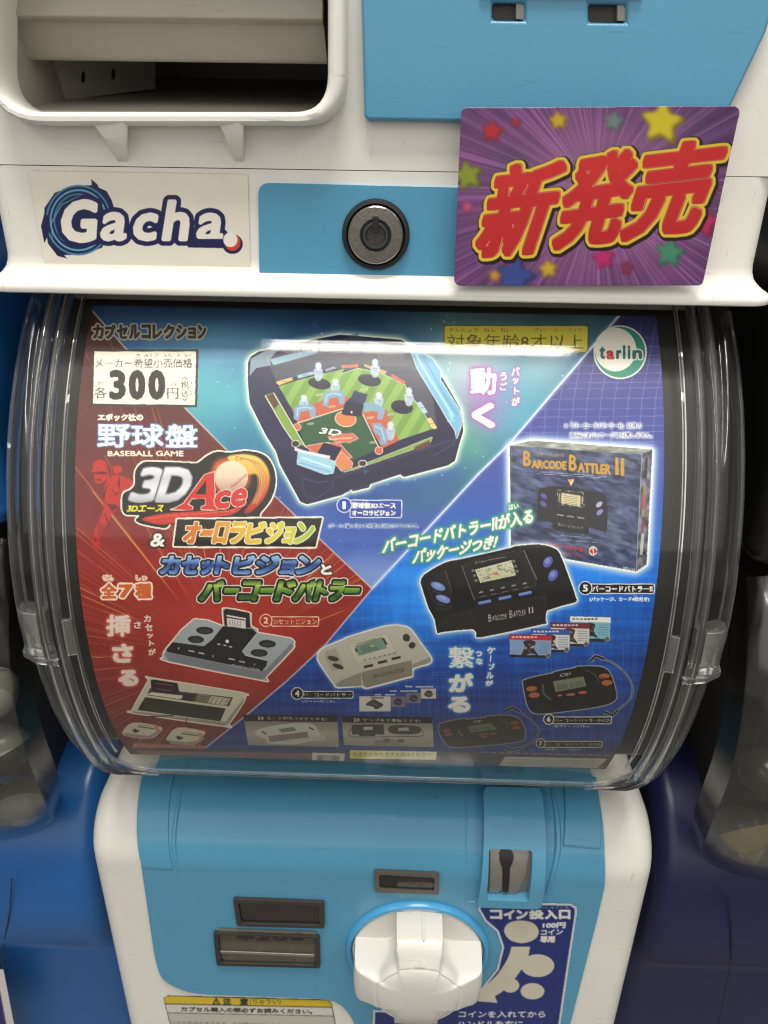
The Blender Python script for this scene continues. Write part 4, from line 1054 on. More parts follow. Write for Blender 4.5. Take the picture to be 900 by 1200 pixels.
    for x, y in ((443, 297), (525, 279), (607, 262)):
        A.line(i_([(x - 26, y + 5), (x + 26, y - 6)]), 3.3, (94, 122, 190)); A.line(i_([(x - 24, y + 1), (x + 24, y - 9)]), .8, (150, 170, 216), .8)
    for q in range(5):
        x, y = 420 + q * 44, 258 - q * 9
        A.line(i_([(x, y), (x + 16, y - 4)]), 1.6, (170, 166, 160), .8); A.line(i_([(x + 4, y + 17), (x + 28, y + 12)]), .8, (140, 136, 130), .7)
    A.line(i_([(232, 250), (266, 262)]), .6, (120, 116, 112), .7); A.line(i_([(250, 302), (280, 310)]), .6, (120, 116, 112), .7)

    gg = (2.2, (46, 150, 120), 1.8, .9)
    A.text('バーコードバトラーⅡが入る', [(451, 631), (624.6, 595), (625, 613), (447, 650)], WH, .75, glow=gg)
    A.text('はい', [(596, 591.4), (607.6, 589.4), (608, 596), (596, 598)], WH, .3, glow=gg)
    A.text('パッケージつき!', [(487, 644), (585, 626), (580, 642.6), (482, 662.6)], WH, .75, glow=gg)

    # --- monster cards
    pc = sc(590, 710, 5)
    for (x0, y0, x1, y1, hd, bd) in ((390, 62, 628, 208, (226, 226, 220), (120, 176, 196)), (275, 98, 505, 238, (110, 44, 66), (206, 200, 196)), (163, 135, 390, 272, (60, 84, 160), (200, 204, 206)), (35, 168, 282, 305, (186, 42, 50), (130, 156, 196))):
        A.poly(pc([(x0, y0), (x1, y0 + 6), (x1 - 4, y1), (x0 + 2, y1 - 6)]), bd, out=[(.5, (50, 50, 60))])
        A.poly(pc([(x0, y0), (x1, y0 + 6), (x1, y0 + 36), (x0, y0 + 30)]), hd)
        A.poly(pc([(x0 + 2, y1 - 20), (x1 - 4, y1 - 14), (x1 - 4, y1), (x0 + 2, y1 - 6)]), (40, 36, 44))
        for q in range(7): A.line(pc([(x0 + 14 + q * 22, y0 + 15), (x0 + 30 + q * 22, y0 + 15.6)]), 1.8, (226, 220, 216) if hd[0] < 200 else (40, 40, 44), .85)
        for q in range(5): A.line(pc([(x1 - 70, y0 + 50 + q * 14), (x1 - 12, y0 + 51 + q * 14)]), 1.0, (70, 90, 130), .5)
        cx, cy = (x0 + x1) / 2 - 6, (y0 + y1) / 2 + 12
        A.poly(pc(smoothc([(cx - 46, cy + 42), (cx - 28, cy - 8), (cx - 36, cy - 40), (cx, cy - 48), (cx + 36, cy - 36), (cx + 26, cy + 2), (cx + 50, cy + 40), (cx + 10, cy + 30)], 3)), (44, 32, 34), .92)
        for q in range(6): A.ell(590 + (cx + rr.uniform(-28, 28)) / 5, 710 + (cy + rr.uniform(-30, 26)) / 5, 1.6, 1.2, rr.choice([(150, 110, 84), (120, 84, 60), (196, 180, 160)]), a=.8)
        A.ell(590 + (x1 - 20) / 5, 710 + (y1 - 14) / 5, 2.6, 2.6, (90, 90, 96), out=[(.5, (190, 190, 190))])

    # --- the two oval handhelds and their cables
    def oval(f_, pts, body, edge, kk, screen, btn, bc, cab, dim):
        A.poly(f_(smoothc(pts, 3)), body, out=[(.9, edge)], glow=(1.6, edge, .8, .3))
        A.line(f_(smoothc(cab[0], 6, False)), 2.2, edge, .9); A.line(f_(smoothc(cab[0], 6, False)), 1.0, (44, 42, 42))
        for c_ in cab[1:]:
            A.line(f_(c_), 4.4, edge, .9); A.line(f_(c_), 2.9, (30, 28, 28))
        A.poly(f_(screen), tuple(int(v * dim) for v in (118, 120, 96)), out=[(.5, (60, 58, 52))])
        s0, s1, s2, s3 = [np.array(v, float) for v in screen]
        for u0, u1 in ((.08, .42), (.5, .62), (.66, .95)):
            A.poly(f_([tuple(s0 + (s1 - s0) * u0 + (s3 - s0) * .35), tuple(s0 + (s1 - s0) * u1 + (s3 - s0) * .35), tuple(s0 + (s1 - s0) * u1 + (s3 - s0) * .85), tuple(s0 + (s1 - s0) * u0 + (s3 - s0) * .85)]), tuple(int(v * dim) for v in (84, 96, 92)), .7)
        for x, y, rx, ry in btn:
            q = f_([(x, y)])[0]; A.ell(q[0], q[1], rx / kk, ry / kk, bc, -4)
    oval(pc, [(114, 456), (128, 432), (200, 412), (290, 394), (300, 386), (420, 362), (430, 356), (540, 353), (600, 368), (632, 410), (660, 500), (652, 556), (560, 590), (380, 616), (220, 632), (168, 622), (138, 575)], BK, (180, 178, 172), 5,
         [(290, 442), (468, 414), (485, 470), (306, 505)], [(165, 485, 32, 15), (180, 523, 32, 16), (591, 412, 32, 15), (606, 450, 32, 16), (394, 520, 26, 9), (465, 508, 26, 9), (330, 525, 14, 6)], (166, 94, 62),
         [[(590, 312), (655, 342), (728, 412), (757, 490), (737, 552), (668, 612)], [(508, 322), (540, 292), (590, 312)], [(588, 620), (640, 642), (668, 612)]], 1.0)
    A.line(pc(smoothc([(232, 460), (232, 500), (252, 532), (280, 548)], 4, False)), 2.4, (100, 96, 92), .8); A.line(pc(smoothc([(478, 378), (520, 392), (548, 420), (556, 452)], 4, False)), 1.2, (90, 86, 82), .8)
    A.text('C0²', pc([(330, 398), (396, 388), (396, 410), (330, 416)]), (206, 204, 196), .25)
    A.line(pc([(565, 415), (618, 430)]), .9, BK); A.line(pc([(600, 470), (640, 450)]), 1.2, (120, 116, 110), .7)
    oo = sc(500, 740, 6.43)
    oval(oo, [(94, 715), (130, 686), (290, 656), (300, 664), (440, 648), (450, 640), (600, 632), (690, 655), (730, 715), (742, 770), (728, 818), (640, 838), (400, 862), (210, 872), (150, 850), (102, 775)], (46, 40, 34), (146, 138, 124), 6.43,
         [(310, 715), (486, 690), (530, 738), (330, 762)], [(150, 748, 30, 13), (168, 778, 30, 13), (660, 690, 32, 15), (676, 725, 34, 14), (428, 775, 36, 9), (500, 770, 30, 8), (430, 795, 30, 7)], (118, 66, 48),
         [[(700, 605), (770, 655), (835, 720), (842, 765), (800, 830), (700, 880)], [(590, 600), (650, 572), (700, 605)], [(590, 875), (640, 895), (700, 880)]], .8)
    A.line(oo(smoothc([(244, 738), (246, 765), (275, 790)], 4, False)), 1.6, (110, 102, 90), .8); A.line(oo(smoothc([(560, 665), (600, 690), (618, 730)], 4, False)), 1.0, (96, 88, 76), .8)
    A.text('C0²', oo([(352, 672), (418, 664), (418, 686), (352, 694)]), (190, 184, 170), .2)

    # --- how-to panels
    n_ = sc(280, 820, 3.75)
    for x0, x1, x2, t, tx in ((18, 434, 42, 'カードがスライドできる!', (84, 72, 386, 92)), (450, 850, 462, 'ケーブルで連結できる!', (506, 80, 798, 100))):
        dy = 6 if x0 > 100 else 0
        A.poly(n_([(x0, 66 + dy), (x1, 70 + dy), (x1 + 6, 208), (x2, 200)]), vgrad(845, 874, (120, 116, 106), (164, 158, 144), (140, 134, 120)))
        A.poly(n_([(x0, 66 + dy), (x1, 70 + dy), (x1, 98 + dy), (x0 + 6, 94 + dy)]), (20, 19, 20))
        A.text(t, n_([(tx[0] + 38, tx[1]), (tx[2], tx[1] + 6), (tx[2], tx[3]), (tx[0] + 38, tx[3] - 4)]), (222, 218, 208), .25)
        for q in range(2): A.line(n_([(tx[0] + q * 14, tx[1] + 2), (tx[0] + 10 + q * 14, tx[1] + 9), (tx[0] + q * 14, tx[1] + 16)]), 1.1, (222, 218, 208))
    A.poly(n_(smoothc([(70, 150), (100, 125), (230, 104), (320, 106), (350, 140), (355, 165), (260, 195), (130, 192), (120, 175)], 3)), (186, 180, 168)); A.poly(n_([(130, 160), (300, 140), (308, 168), (200, 180), (135, 186)]), (112, 96, 96), .85)
    A.poly(n_([(170, 130), (240, 120), (255, 135), (190, 145)]), (100, 112, 100)); A.line(n_([(100, 140), (120, 150)]), 1.6, (60, 56, 52)); A.line(n_([(308, 122), (330, 132)]), 1.6, (60, 56, 52))
    A.poly(n_([(205, 176), (380, 158), (384, 178), (215, 192)]), (176, 170, 160), .8)
    A.poly(n_([(495, 110), (636, 108), (638, 152), (600, 152), (598, 160), (530, 160), (528, 152), (496, 152)]), (54, 50, 48)); A.poly(n_([(548, 120), (588, 118), (588, 132), (548, 134)]), (176, 170, 156))
    A.poly(n_(smoothc([(654, 130), (680, 112), (780, 116), (802, 132), (780, 150), (680, 150)], 3)), (58, 54, 50)); A.poly(n_([(700, 124), (745, 122), (747, 136), (702, 138)]), (160, 156, 144))
    A.line(n_(smoothc([(495, 130), (484, 140), (490, 160), (560, 164), (700, 162), (800, 160), (808, 140), (800, 128)], 4, False)), .8, (70, 64, 60))
    A.poly(n_([(594, 180), (650, 172), (654, 196), (598, 202)]), (120, 114, 104)); A.poly(n_([(655, 172), (710, 180), (708, 202), (656, 196)]), (128, 122, 112)); A.ell(453, 868, 4, 2.6, (90, 86, 80)); A.ell(470, 868.5, 4, 2.6, (90, 86, 80))

    # --- foot strip
    A.poly([(150, 877.5), (410, 880), (560, 881), (735, 884), (735, 912), (150, 912)], (70, 64, 62), .85)
    A.poly([(162, 880), (370, 882.5), (368, 889), (166, 886)], (150, 96, 84), .7)
    A.text('対象年齢8才以上　株式会社　東京都葛飾区　お客様相談室', (215, 885.6, 364, 889.6), (110, 100, 92), .05)
    A.poly([(366, 882), (404, 883), (403, 897), (365, 896)], (206, 200, 184)); A.poly([(372, 885), (398, 885.6), (397, 893), (371, 892.4)], (120, 112, 100), .8); A.ell(384, 889, 6, 2.8, (176, 170, 156))
    A.poly([(410, 879), (512, 881), (511, 890.4), (410, 889)], hgrad(410, 512, (216, 200, 88), (226, 218, 150), (236, 230, 206)))
    A.text('保護者の方へ 必ずお読みください', (413, 881.6, 505, 886.6), (120, 106, 60), .05)
    A.poly([(592, 886.6), (712, 889), (700, 900), (584, 898)], (176, 172, 160), .95); A.poly([(76, 888), (300, 890), (350, 902), (76, 902)], (132, 122, 112), .6)
    for q in range(4): A.line([(596, 890 + q * 2.4), (704, 892 + q * 2.3)], .7, (110, 106, 100), .6)
    for q in range(16): A.line([(565 + q * 9.5, 881.6 + q * .25), (572 + q * 9.5, 881.8 + q * .25)], 1.2, (170, 150, 140), .6)
    return A

# ------------------------------------------------------------------ the other prints
def star(A, cx, cy, r, c, rot=0, a=.92, soft=1.7):
    P = []
    for i in range(10):
        q = R(rot - 90 + i * 36); rr = r if i % 2 == 0 else r * .46
        P.append((cx + rr * math.cos(q), cy + rr * math.sin(q)))
    A.poly(rounded(P, r * .16, 3), tuple(v * .62 for v in c), a, soft=soft)
    A.poly(rounded([(cx + (x - cx) * .86 - r * .05, cy + (y - cy) * .86 - r * .07) for x, y in P], r * .14, 3), c, a, soft=soft)

def sale_art():
    A = Art(525, 118, 876, 344, 3)
    X, Y = A.grid(A.full())
    th = np.arctan2(Y - 226, X - 700); rad = np.hypot((X - 700) / 1.35, Y - 226)
    rng = np.random.RandomState(3)
    ra = rng.rand(720); ra = (ra + np.roll(ra, 1) * .6) / 1.6
    u = (th + np.pi) / (2 * np.pi) * 720; i = np.floor(u).astype(int) % 720
    rays = ra[i] ** 2
    base = np.array([84, 50, 94.]) + np.zeros(X.shape + (3,))
    f = np.exp(-(rad / 78) ** 2)[..., None]
    base = base * (1 - f * .8) + np.array([150, 112, 140.]) * f * .8
    base += (rays * np.clip((rad - 12) / 60, 0, 1))[..., None] * np.array([58, 40, 62.])
    n = vnoise(X, Y, 60, 50, 5)
    base += ((n - .5) * 50)[..., None] * np.array([1, .3, .6])
    A.img[:] = base
    t = lambda x, y: (420 + x / 1.875, y / 1.875)
    for x, y, r, c, q in ((295, 290, 30, (186, 40, 50), 5), (347, 270, 14, (170, 44, 60), 20), (440, 266, 26, (206, 168, 40), -8), (562, 268, 30, (112, 128, 130), 10), (668, 272, 60, (216, 196, 40), 6),
                          (242, 388, 42, (138, 150, 44), -12), (758, 488, 46, (196, 40, 96), 14), (685, 558, 42, (72, 140, 112), 8), (540, 568, 32, (196, 44, 112), -6), (345, 612, 56, (58, 76, 148), 10), (418, 592, 26, (206, 172, 50), -8), (240, 455, 18, (196, 80, 130), 0), (300, 606, 18, (200, 150, 60), 10), (782, 420, 16, (150, 60, 120), 0), (590, 590, 20, (140, 50, 80), 10)):
        px_, py_ = t(x, y); star(A, px_, py_, r / 1.875, c, q)
    cs = (('新', [(309, 366), (470, 346), (398, 556), (248, 572)]), ('発', [(480, 346), (628, 320), (574, 532), (412, 552)]), ('売', [(634, 322), (822, 300), (734, 512), (570, 532)]))
    for lay in range(4):
        for ch, q in cs:
            qq = [t(*v) for v in q]
            if lay == 0: A.text(ch, [(x + 1.2, y + 1.6) for x, y in qq], (34, 20, 22), 3.3, out=[(6.8, (34, 20, 22))])
            elif lay == 1: A.text(ch, qq, (224, 190, 62), 3.3, out=[(4.4, (224, 190, 62))])
            elif lay == 2: A.text(ch, qq, (226, 150, 120), 3.3, out=[(.9, (150, 60, 40))])
            else: A.text(ch, [(x - .4, y + .3) for x, y in qq], vgrad(170, 300, (204, 42, 42), (186, 34, 38)), 2.9)
    return A

def gacha_art():
    A = Art(28, 192, 300, 326, 4, base=(226, 220, 206))
    X, Y = A.grid(A.full())
    A.img += ((vnoise(X, Y, 30, 14, 7) - .5) * 8)[..., None]
    t = lambda pts: [(x / 2, y / 2) for x, y in pts]
    NVY = (24, 28, 78); CW = (232, 226, 214)
    A.poly(t([(214, 420), (228, 432), (232, 440), (250, 448), (262, 470), (268, 490), (240, 580), (200, 596), (150, 598), (158, 606), (135, 600), (112, 570), (104, 500), (104, 488), (112, 476), (128, 452), (170, 436), (215, 434)]), NVY)
    for r, c in ((74, (66, 130, 160)), (70, NVY), (65, (96, 160, 184)), (61, NVY), (56, (66, 130, 160)), (53, NVY)):
        A.ell(92, 258, r * .52, r * .56, c)
    A.poly(t([(104, 500), (96, 530), (104, 570), (118, 540), (112, 505)]), NVY)
    gl = (('G', [(148, 466), (232, 466), (226, 570), (136, 570)], 3.2), ('a', [(243, 496), (304, 496), (296, 566), (231, 566)], 2.3), ('c', [(318, 498), (374, 498), (366, 566), (305, 566)], 2.5), ('h', [(393, 467), (452, 467), (440, 566), (377, 566)], 2.7), ('a', [(468, 498), (530, 498), (522, 566), (456, 566)], 2.3))
    for lay in (0, 1):
        for ch, q, b in gl:
            if lay == 0: A.text(ch, t(q), NVY, b, out=[(5.4, NVY)])
            else: A.text(ch, t(q), CW, b)
    A.ell(272.5, 286, 12, 11.6, NVY); A.poly(t([(440, 560), (540, 560), (545, 582), (440, 580)]), NVY)
    A.ell(272.5, 284, 9.4, 10, (196, 66, 40)); A.ell(270, 281, 8.4, 8.6, CW)
    A.line([(62, 285), (60, 262), (72, 240), (96, 228)], [.4, 1.6, 1.6, .4], (96, 160, 184), .9)
    # thin worn border of the film
    A.line([(36, 200), (288, 204)], .6, (168, 156, 138), .8); A.line([(54, 314.6), (291, 316.6)], .6, (168, 156, 138), .8)
    rr = random.Random(4)
    for i in range(26):
        x, y = rr.uniform(34, 292), rr.uniform(198, 316)
        A.line([(x, y), (x + rr.uniform(-8, 8), y + rr.uniform(-3, 3))], .35, (150, 138, 120), .4)
    return A

def coin_art():
    A = Art(425, 1052, 690, 1290, 3, base=(24, 40, 108))
    t = lambda pts: [(400 + x / 3, 880 + y / 3) for x, y in pts]
    for i in range(60):
        x = 400 + i * 9
        A.line([(x, 1290), (x + 120, 1050)], .6, (58, 74, 140), .45)
    CW = (198, 192, 172)
    W2 = (214, 212, 204)
    for ch, x0, x1 in (('コ', 522, 566), ('イ', 570, 610), ('ン', 614, 656), ('投', 660, 712), ('入', 715, 760), ('口', 764, 806)):
        A.text(ch, t([(x0, 558), (x1, 558), (x1, 592), (x0, 592)]), W2, .9)
    A.text('とうにゅうぐち', t([(682, 546), (800, 546), (800, 555), (682, 555)]), W2, .2)
    A.text('100円', t([(708, 604), (790, 601), (788, 624), (706, 624)]), W2, .7); A.text('コイン', t([(702, 628), (780, 626), (778, 646), (700, 648)]), W2, .5); A.text('専用', t([(700, 650), (752, 649), (750, 674), (698, 674)]), W2, .6)
    A.poly(t(smoothc([(572, 632), (590, 604), (634, 596), (676, 606), (694, 634), (680, 662), (636, 676), (592, 664)], 5)), CW)
    for i in range(6): A.line(t([(606 + i * 9, 615 + i), (604 + i * 9, 655)]), .5, (150, 140, 120), .6)
    A.poly(t([(598, 688), (664, 688), (658, 722)] + smoothc([(650, 742), (628, 776), (596, 818), (562, 850)], 4, False) + [(540, 862), (549, 886), (481, 880), (470, 850)] + smoothc([(505, 828), (548, 786), (578, 742), (592, 712)], 4, False)), CW)
    A.ell(400 + 690 / 3, 880 + 755 / 3, 19.6, 13.4, CW); A.ell(400 + 594 / 3, 880 + 824 / 3, 10.6, 8.6, CW)
    A.ell(624, 1161.6, 14, 9.6, CW)
    A.text('コインを入れてから', t([(414, 914), (720, 914), (716, 938), (410, 938)]), W2, .35); A.text('ハンドルを右に', t([(408, 948), (640, 948), (636, 972), (404, 972)]), W2, .35)
    A.text('まわしてください。', t([(400, 984), (650, 984), (646, 1008), (396, 1008)]), W2, .35)
    return A

def caution_art():
    A = Art(186, 1160, 396, 1262, 3, base=(186, 182, 172))
    A.poly([(180, 1155), (400, 1160), (400, 1180), (180, 1175.6)], (206, 178, 40))
    A.line([(180, 1176), (400, 1180.6)], 1.0, (70, 66, 50))
    A.poly([(248.6, 1177), (253.4, 1169), (258.6, 1177.2)], (50, 46, 36)); A.poly([(250.8, 1176), (253.4, 1171.6), (256.4, 1176.2)], (206, 178, 40)); A.line([(253.5, 1172.6), (253.5, 1175.4)], .8, (50, 46, 36))
    A.text('注', (261, 1169.4, 271, 1177.6), (50, 46, 36), .4); A.text('意', (281, 1169.8, 291, 1178), (50, 46, 36), .4); A.text('(ちゅうい)', (292.6, 1170.4, 329, 1178), (50, 46, 36), .2)
    A.poly([(180, 1177.4), (400, 1182), (400, 1190), (180, 1185.4)], (206, 202, 192))
    A.text('カプセル購入の際必ずお読みください。', [(212, 1179.6), (366, 1182.6), (366, 1188.4), (212, 1185.4)], (58, 54, 50), .3)
    A.line([(180, 1186.6), (400, 1191)], .8, (90, 86, 80))
    for i in range(9):
        A.text('小さな部品があります。お子様の口に入れないでください', [(200, 1196 + i * 8), (370, 1200 + i * 8), (370, 1204.6 + i * 8), (200, 1200.6 + i * 8)], (96, 92, 86), .05)
    return A

def price_art():
    A = Art(250, 1080, 380, 1130, 3, base=(150, 144, 132))
    A.text('¥300', (276, 1093.4, 358, 1102.4), (40, 38, 36), .9)
    return A

# ------------------------------------------------------------------ setting
ZE = EYE.z
def st(name, me, mat):
    o = link(name, me, mat); o['kind'] = 'structure'; return o
st('floor', box_mesh((-2.5, -3.5, -0.05), (2.5, 0.60, 0.0)), M['floor'])
st('wall', box_mesh((-2.5, 0.62, 0.0), (2.5, 0.70, 2.6)), M['wall'])

# ------------------------------------------------------------------ curved profiles of the lower machine
CY, CZ = 0.141, ZE - 0.194           # axis of the round front
def arc_prof(r, a0=-35, a1=53, n=101, cy=CY, cz=CZ): return Prof(arc(cy, cz, r, a0, a1, n))
POST = arc_prof(0.1690, -34)
COVER = arc_prof(0.1722)
BODY_F = [(0.0, 0.02), (0.0, ZE - 0.365)] + arc(0.032, ZE - 0.365, 0.032, 9, 90, 14) + [(0.21, ZE - 0.333)]
BODY = Prof(BODY_F)
SB = float(BODY.s[1])                # arc length where the straight front ends
bcuts = [SB + 0.0036 * i for i in range(15)]

def on_body(pts): return [BODY.hit(*p) for p in pts]
def body_plate(px_pts, n0, n1, holes=(), rad=None):
    P = on_body(px_pts)
    if rad is not None: P = rounded(P, rad)
    H = [rounded(on_body(h), 0.0022) for h in holes]
    return plate(P, H, lambda u, v, n: BODY.pos(u, v, n), n0, n1, bcuts)

# ------------------------------------------------------------------ lower capsule machine
low = thing('capsule_machine', 'white and sky blue vending machine with clear bulging front and white turning knob', 'vending machine', (0, 0.12, 0.0), 'capsule vending machines in the rack')
HB = 0.156
link('cabinet', extrude_x(BODY_F + [(0.30, ZE - 0.333), (0.30, 0.02)], -HB, HB), M['white'], low, bevel=0.011, seg=5)

# smoked tub behind the poster
link('capsule_tub', extrude_x(arc(CY, CZ, 0.1640, -28.0, 52, 40) + [(0.30, CZ + 0.1640 * math.sin(R(52))), (0.30, CZ + 0.1640 * math.sin(R(-28)))], -0.138, 0.138), M['tub'], low, bevel=0.004)
link('top_rim', plate(rounded([(-0.131, 0.0), (0.131, 0.0), (0.131, 0.011), (-0.131, 0.011)], 0.003), [], lambda u, v, n: Vector((u, CY - (0.1715 + n) * math.cos(R(51.8) + v / 0.17), CZ + (0.1715 + n) * math.sin(R(51.8) + v / 0.17))), -0.006, 0.003), M['beige'], low, bevel=0.0006)

# clear front
ccuts = [COVER.s[-1] * i / 70 for i in range(1, 70)]
sL = float(COVER.s[-1])
link('front_cover', plate(rounded([(-0.1265, 0.0), (0.1265, 0.0), (0.1265, sL), (-0.1265, sL)], [0.022, 0.022, 0.002, 0.002], 10), [], lambda u, v, n: COVER.pos(u, v, n), 0, 0.0018, ccuts), M['clear'], low)

def cover_sweep(section_at, a0, a1, n, closed=True):
    secs = []
    for i in range(n + 1):
        a = a0 + (a1 - a0) * i / n
        secs.append([Vector((x, CY - (0.1722 + h) * math.cos(R(a)), CZ + (0.1722 + h) * math.sin(R(a)))) for x, h in section_at(a)])
    return sweep(secs, closed)

def ring_sec(cx, h, rx, rh, n=12, r=0.023, a0=-35.2):
    def x_at(a):                                     # the bead turns the lower corner of the cover
        d = max(R(a - a0) * 0.1722, 0.0)
        off = r - math.sqrt(max(r * r - max(r - d, 0) ** 2, 0))
        return math.copysign(abs(cx) - off, cx)
    tap = lambda a: min(1.0, 0.30 + max(a - a0, 0) / 5.0)
    return lambda a: [(x_at(a) + rx * tap(a) * math.cos(2 * math.pi * k / n), h + rh * tap(a) * math.sin(2 * math.pi * k / n)) for k in range(n)]

for sg in (-1, 1):
    link('side_bead', cover_sweep(ring_sec(sg * 0.1283, 0.0008, 0.0019, 0.0026), -35.1, 52, 420), M['rib'], low)
    link('side_bead', cover_sweep(ring_sec(sg * 0.1335, 0.0016, 0.0022, 0.0030, r=0.028, a0=-36.4), -36.3, 52, 420), M['rib'], low)
    link('side_bead', cover_sweep(lambda a, sg=sg: [(sg * (0.1452 + 0.0030 / (1 + math.exp(-(a - 1.0) / 0.35)) + 0.0020 * math.cos(2 * math.pi * k / 10)), -0.0105 + 0.0036 * math.sin(2 * math.pi * k / 10)) for k in range(10)], -38, 52, 110), M['rib'], low)
    link('edge_strip', cover_sweep(lambda a: [(sg * 0.1219, -0.0008), (sg * 0.1228, -0.0002), (sg * 0.1237, -0.0008), (sg * 0.1228, -0.0016)], -26, 51.5, 60), M['rib'], low)
    def shell(a, sg=sg):
        lug = 1 / (1 + math.exp(-(a - 1.0) / 0.35))
        w = 0.1462 + 0.0030 * lug
        r = 0.011
        outer = [(0.1362, 0.0010)] + [(w - r + r * math.sin(R(q)), -r * 0.98 + 0.001 + r * 0.98 * math.cos(R(q))) for q in range(0, 91, 15)] + [(w, -0.030), (w, -0.085)]
        inner = [(x - 0.0020 if i > 3 else x - 0.0006 * i, h - 0.0020 if i < 6 else h) for i, (x, h) in enumerate(outer)]
        return [(sg * x, h) for x, h in outer + inner[::-1]]
    link('side_shell', cover_sweep(shell, -39, 52, 130), M['clear_side'], low)
    # moulded lug joining the two halves of the shell
    def lug_sec(a, sg=sg):
        return [(sg * x, h) for x, h in ((0.1362, 0.0022), (0.1425, 0.0014), (0.1462, -0.0022), (0.1478, -0.010), (0.1440, -0.010), (0.1362, -0.006))]
    link('shell_lug', cover_sweep(lug_sec, -1.6, 5.4, 8), M['lug'], low, bevel=0.0006)
    def lug_lip(a, sg=sg):
        return [(sg * x, h) for x, h in ((0.1300, 0.0040), (0.1400, 0.0028), (0.1475, -0.0018), (0.1505, -0.014), (0.1490, -0.014), (0.1400, 0.0008), (0.1300, 0.0020))]
    link('shell_lug', cover_sweep(lug_lip, -2.6, -1.7, 3), M['lug'], low)
    link('shell_lug', cover_sweep(lambda a, sg=sg: [(sg * x, h) for x, h in ((0.1225, 0.0016), (0.1262, 0.0026), (0.1262, 0.0004), (0.1225, -0.0004))], -1.2, 4.6, 6), M['lug'], low, bevel=0.0004)

link('bottom_bead', tube([COVER.pos(x, .0006, .0010) for x in np.linspace(-.1085, .1085, 40)], .0013), M['rib'], low)

# blue coin panel
pan_px = [(184, 1122), (222, 1161), (384, 1168), (408, 1182), (418, 1215)]
P0 = on_body([(166, 985), (167.5, 1020), (183, 1122)])
Ptop = 0.075
xl = BODY.hit(170, 950)[0]; xr = BODY.hit(700, 950)[0]
sT = SB + 0.0485 + Ptop
outl = [(xl + 0.000, sT)] + [BODY.hit(173, 925), BODY.hit(166, 985), BODY.hit(168, 1022), BODY.hit(181, 1112)] + on_body(smoothc([(183, 1122), (192, 1145), (218, 1159), (245, 1163)], 5, False)) + \
    on_body(smoothc([(372, 1167.5), (396, 1173), (412, 1190), (420, 1216), (426, 1260), (430, 1330)], 5, False)) + \
    [BODY.hit(632, 1330), BODY.hit(664, 1212), BODY.hit(699, 1075), BODY.hit(707.5, 1038), BODY.hit(707.5, 1000), BODY.hit(698, 925), (xr, sT)]
link('coin_panel', plate(outl, [], lambda u, v, n: BODY.pos(u, v, n), -0.0006, 0.0015, bcuts + [SB + 0.056, SB + 0.08]), M['blue'], low, bevel=0.0006, seg=3, angle=50)

def ridge(px_pts, w, h, mat, name='ridge'):
    P = on_body(smoothc(px_pts, 6, False))
    secs = []
    for i, (x, s) in enumerate(P):
        f = math.sin(math.pi * (i + .4) / (len(P) - .2)) ** .6
        ww, hh = w * (0.5 + .5 * f), h * f
        secs.append([BODY.pos(x - ww, s, 0.0012), BODY.pos(x - ww * .4, s, 0.0015 + hh), BODY.pos(x + ww * .4, s, 0.0015 + hh), BODY.pos(x + ww, s, 0.0012)])
    return link(name, sweep(secs), mat, low)
ridge([(214, 922), (207, 960), (205, 990), (210, 1020)], 0.0016, 0.0009, M['blue'])
ridge([(646, 925), (652, 960), (652, 1000), (640, 1045)], 0.0022, 0.0014, M['blue'])
ridge([(545, 912), (546, 960), (545, 1052)], 0.0008, 0.0005, M['blue'])
ridge([(546, 1053), (598, 1056), (644, 1058)], 0.0008, 0.0004, M['blue'])
link('panel_block', body_plate([(168, 908), (205, 908), (204, 1016), (168, 1014)], 0.001, 0.0022), M['blue'], low, bevel=0.0006)
link('panel_block', body_plate([(660, 914), (698, 914), (702, 994), (659, 991)], 0.001, 0.0028), M['blue'], low, bevel=0.0008)

# coin entry: raised blue housing, steel plate with keyhole slot
link('coin_housing', body_plate([(565, 932), (632, 934), (632, 1051), (558, 1049)], 0.0008, 0.0078, holes=[[(571, 990), (621, 992), (617, 1042), (568, 1040)]], rad=0.004), M['blue'], low, bevel=0.0011)
slot = link('coin_plate', body_plate([(566, 987), (625, 988), (622, 1046), (563, 1044)], 0.0013, 0.0022), M['silver'], low)
link('cheek', body_plate([(573, 992), (587, 992), (588.4, 1034), (583, 1040), (572, 1039)], 0.0020, 0.0038), M['silver'], slot, bevel=0.0008)
link('cheek', body_plate([(596.4, 993), (619, 993), (615, 1018), (604, 1041), (594.6, 1040)], 0.0020, 0.0038), M['silver'], slot, bevel=0.0008)
ks = smoothc([(584, 996), (592, 990.5), (600, 997), (599, 1006)], 4, False) + [(595.4, 1012), (594.4, 1036), (588.2, 1036), (588.4, 1012), (584.5, 1005)]
link('slot', body_plate(ks, 0.0020, 0.0050), M['black'], slot)

# little windows
def window(q, back_mat, rad=0.0016, frame=3.5, f_mat=None, top=None):
    top = frame if top is None else top
    (x0, y0), (x1, y1), (x2, y2), (x3, y3) = q
    inner = [(x0 + frame + 2, y0 + top), (x1 - frame - 2, y1 + top), (x2 - frame - 2, y2 - frame * .9), (x3 + frame + 2, y3 - frame * .9)]
    fr = link('window', body_plate(q, 0.0010, 0.0036, holes=[inner], rad=rad), f_mat or M['frame'], low, bevel=0.0005)
    link('backing', body_plate(inner, 0.0012, 0.0017), back_mat, fr)
    link('pane', body_plate(inner, 0.0022, 0.0024), M['smoke'], fr)
    return fr
window([(274.5, 1047.5), (380.5, 1051.5), (381, 1081.5), (279, 1079)], M['cap_dark'], f_mat=M['dark'])

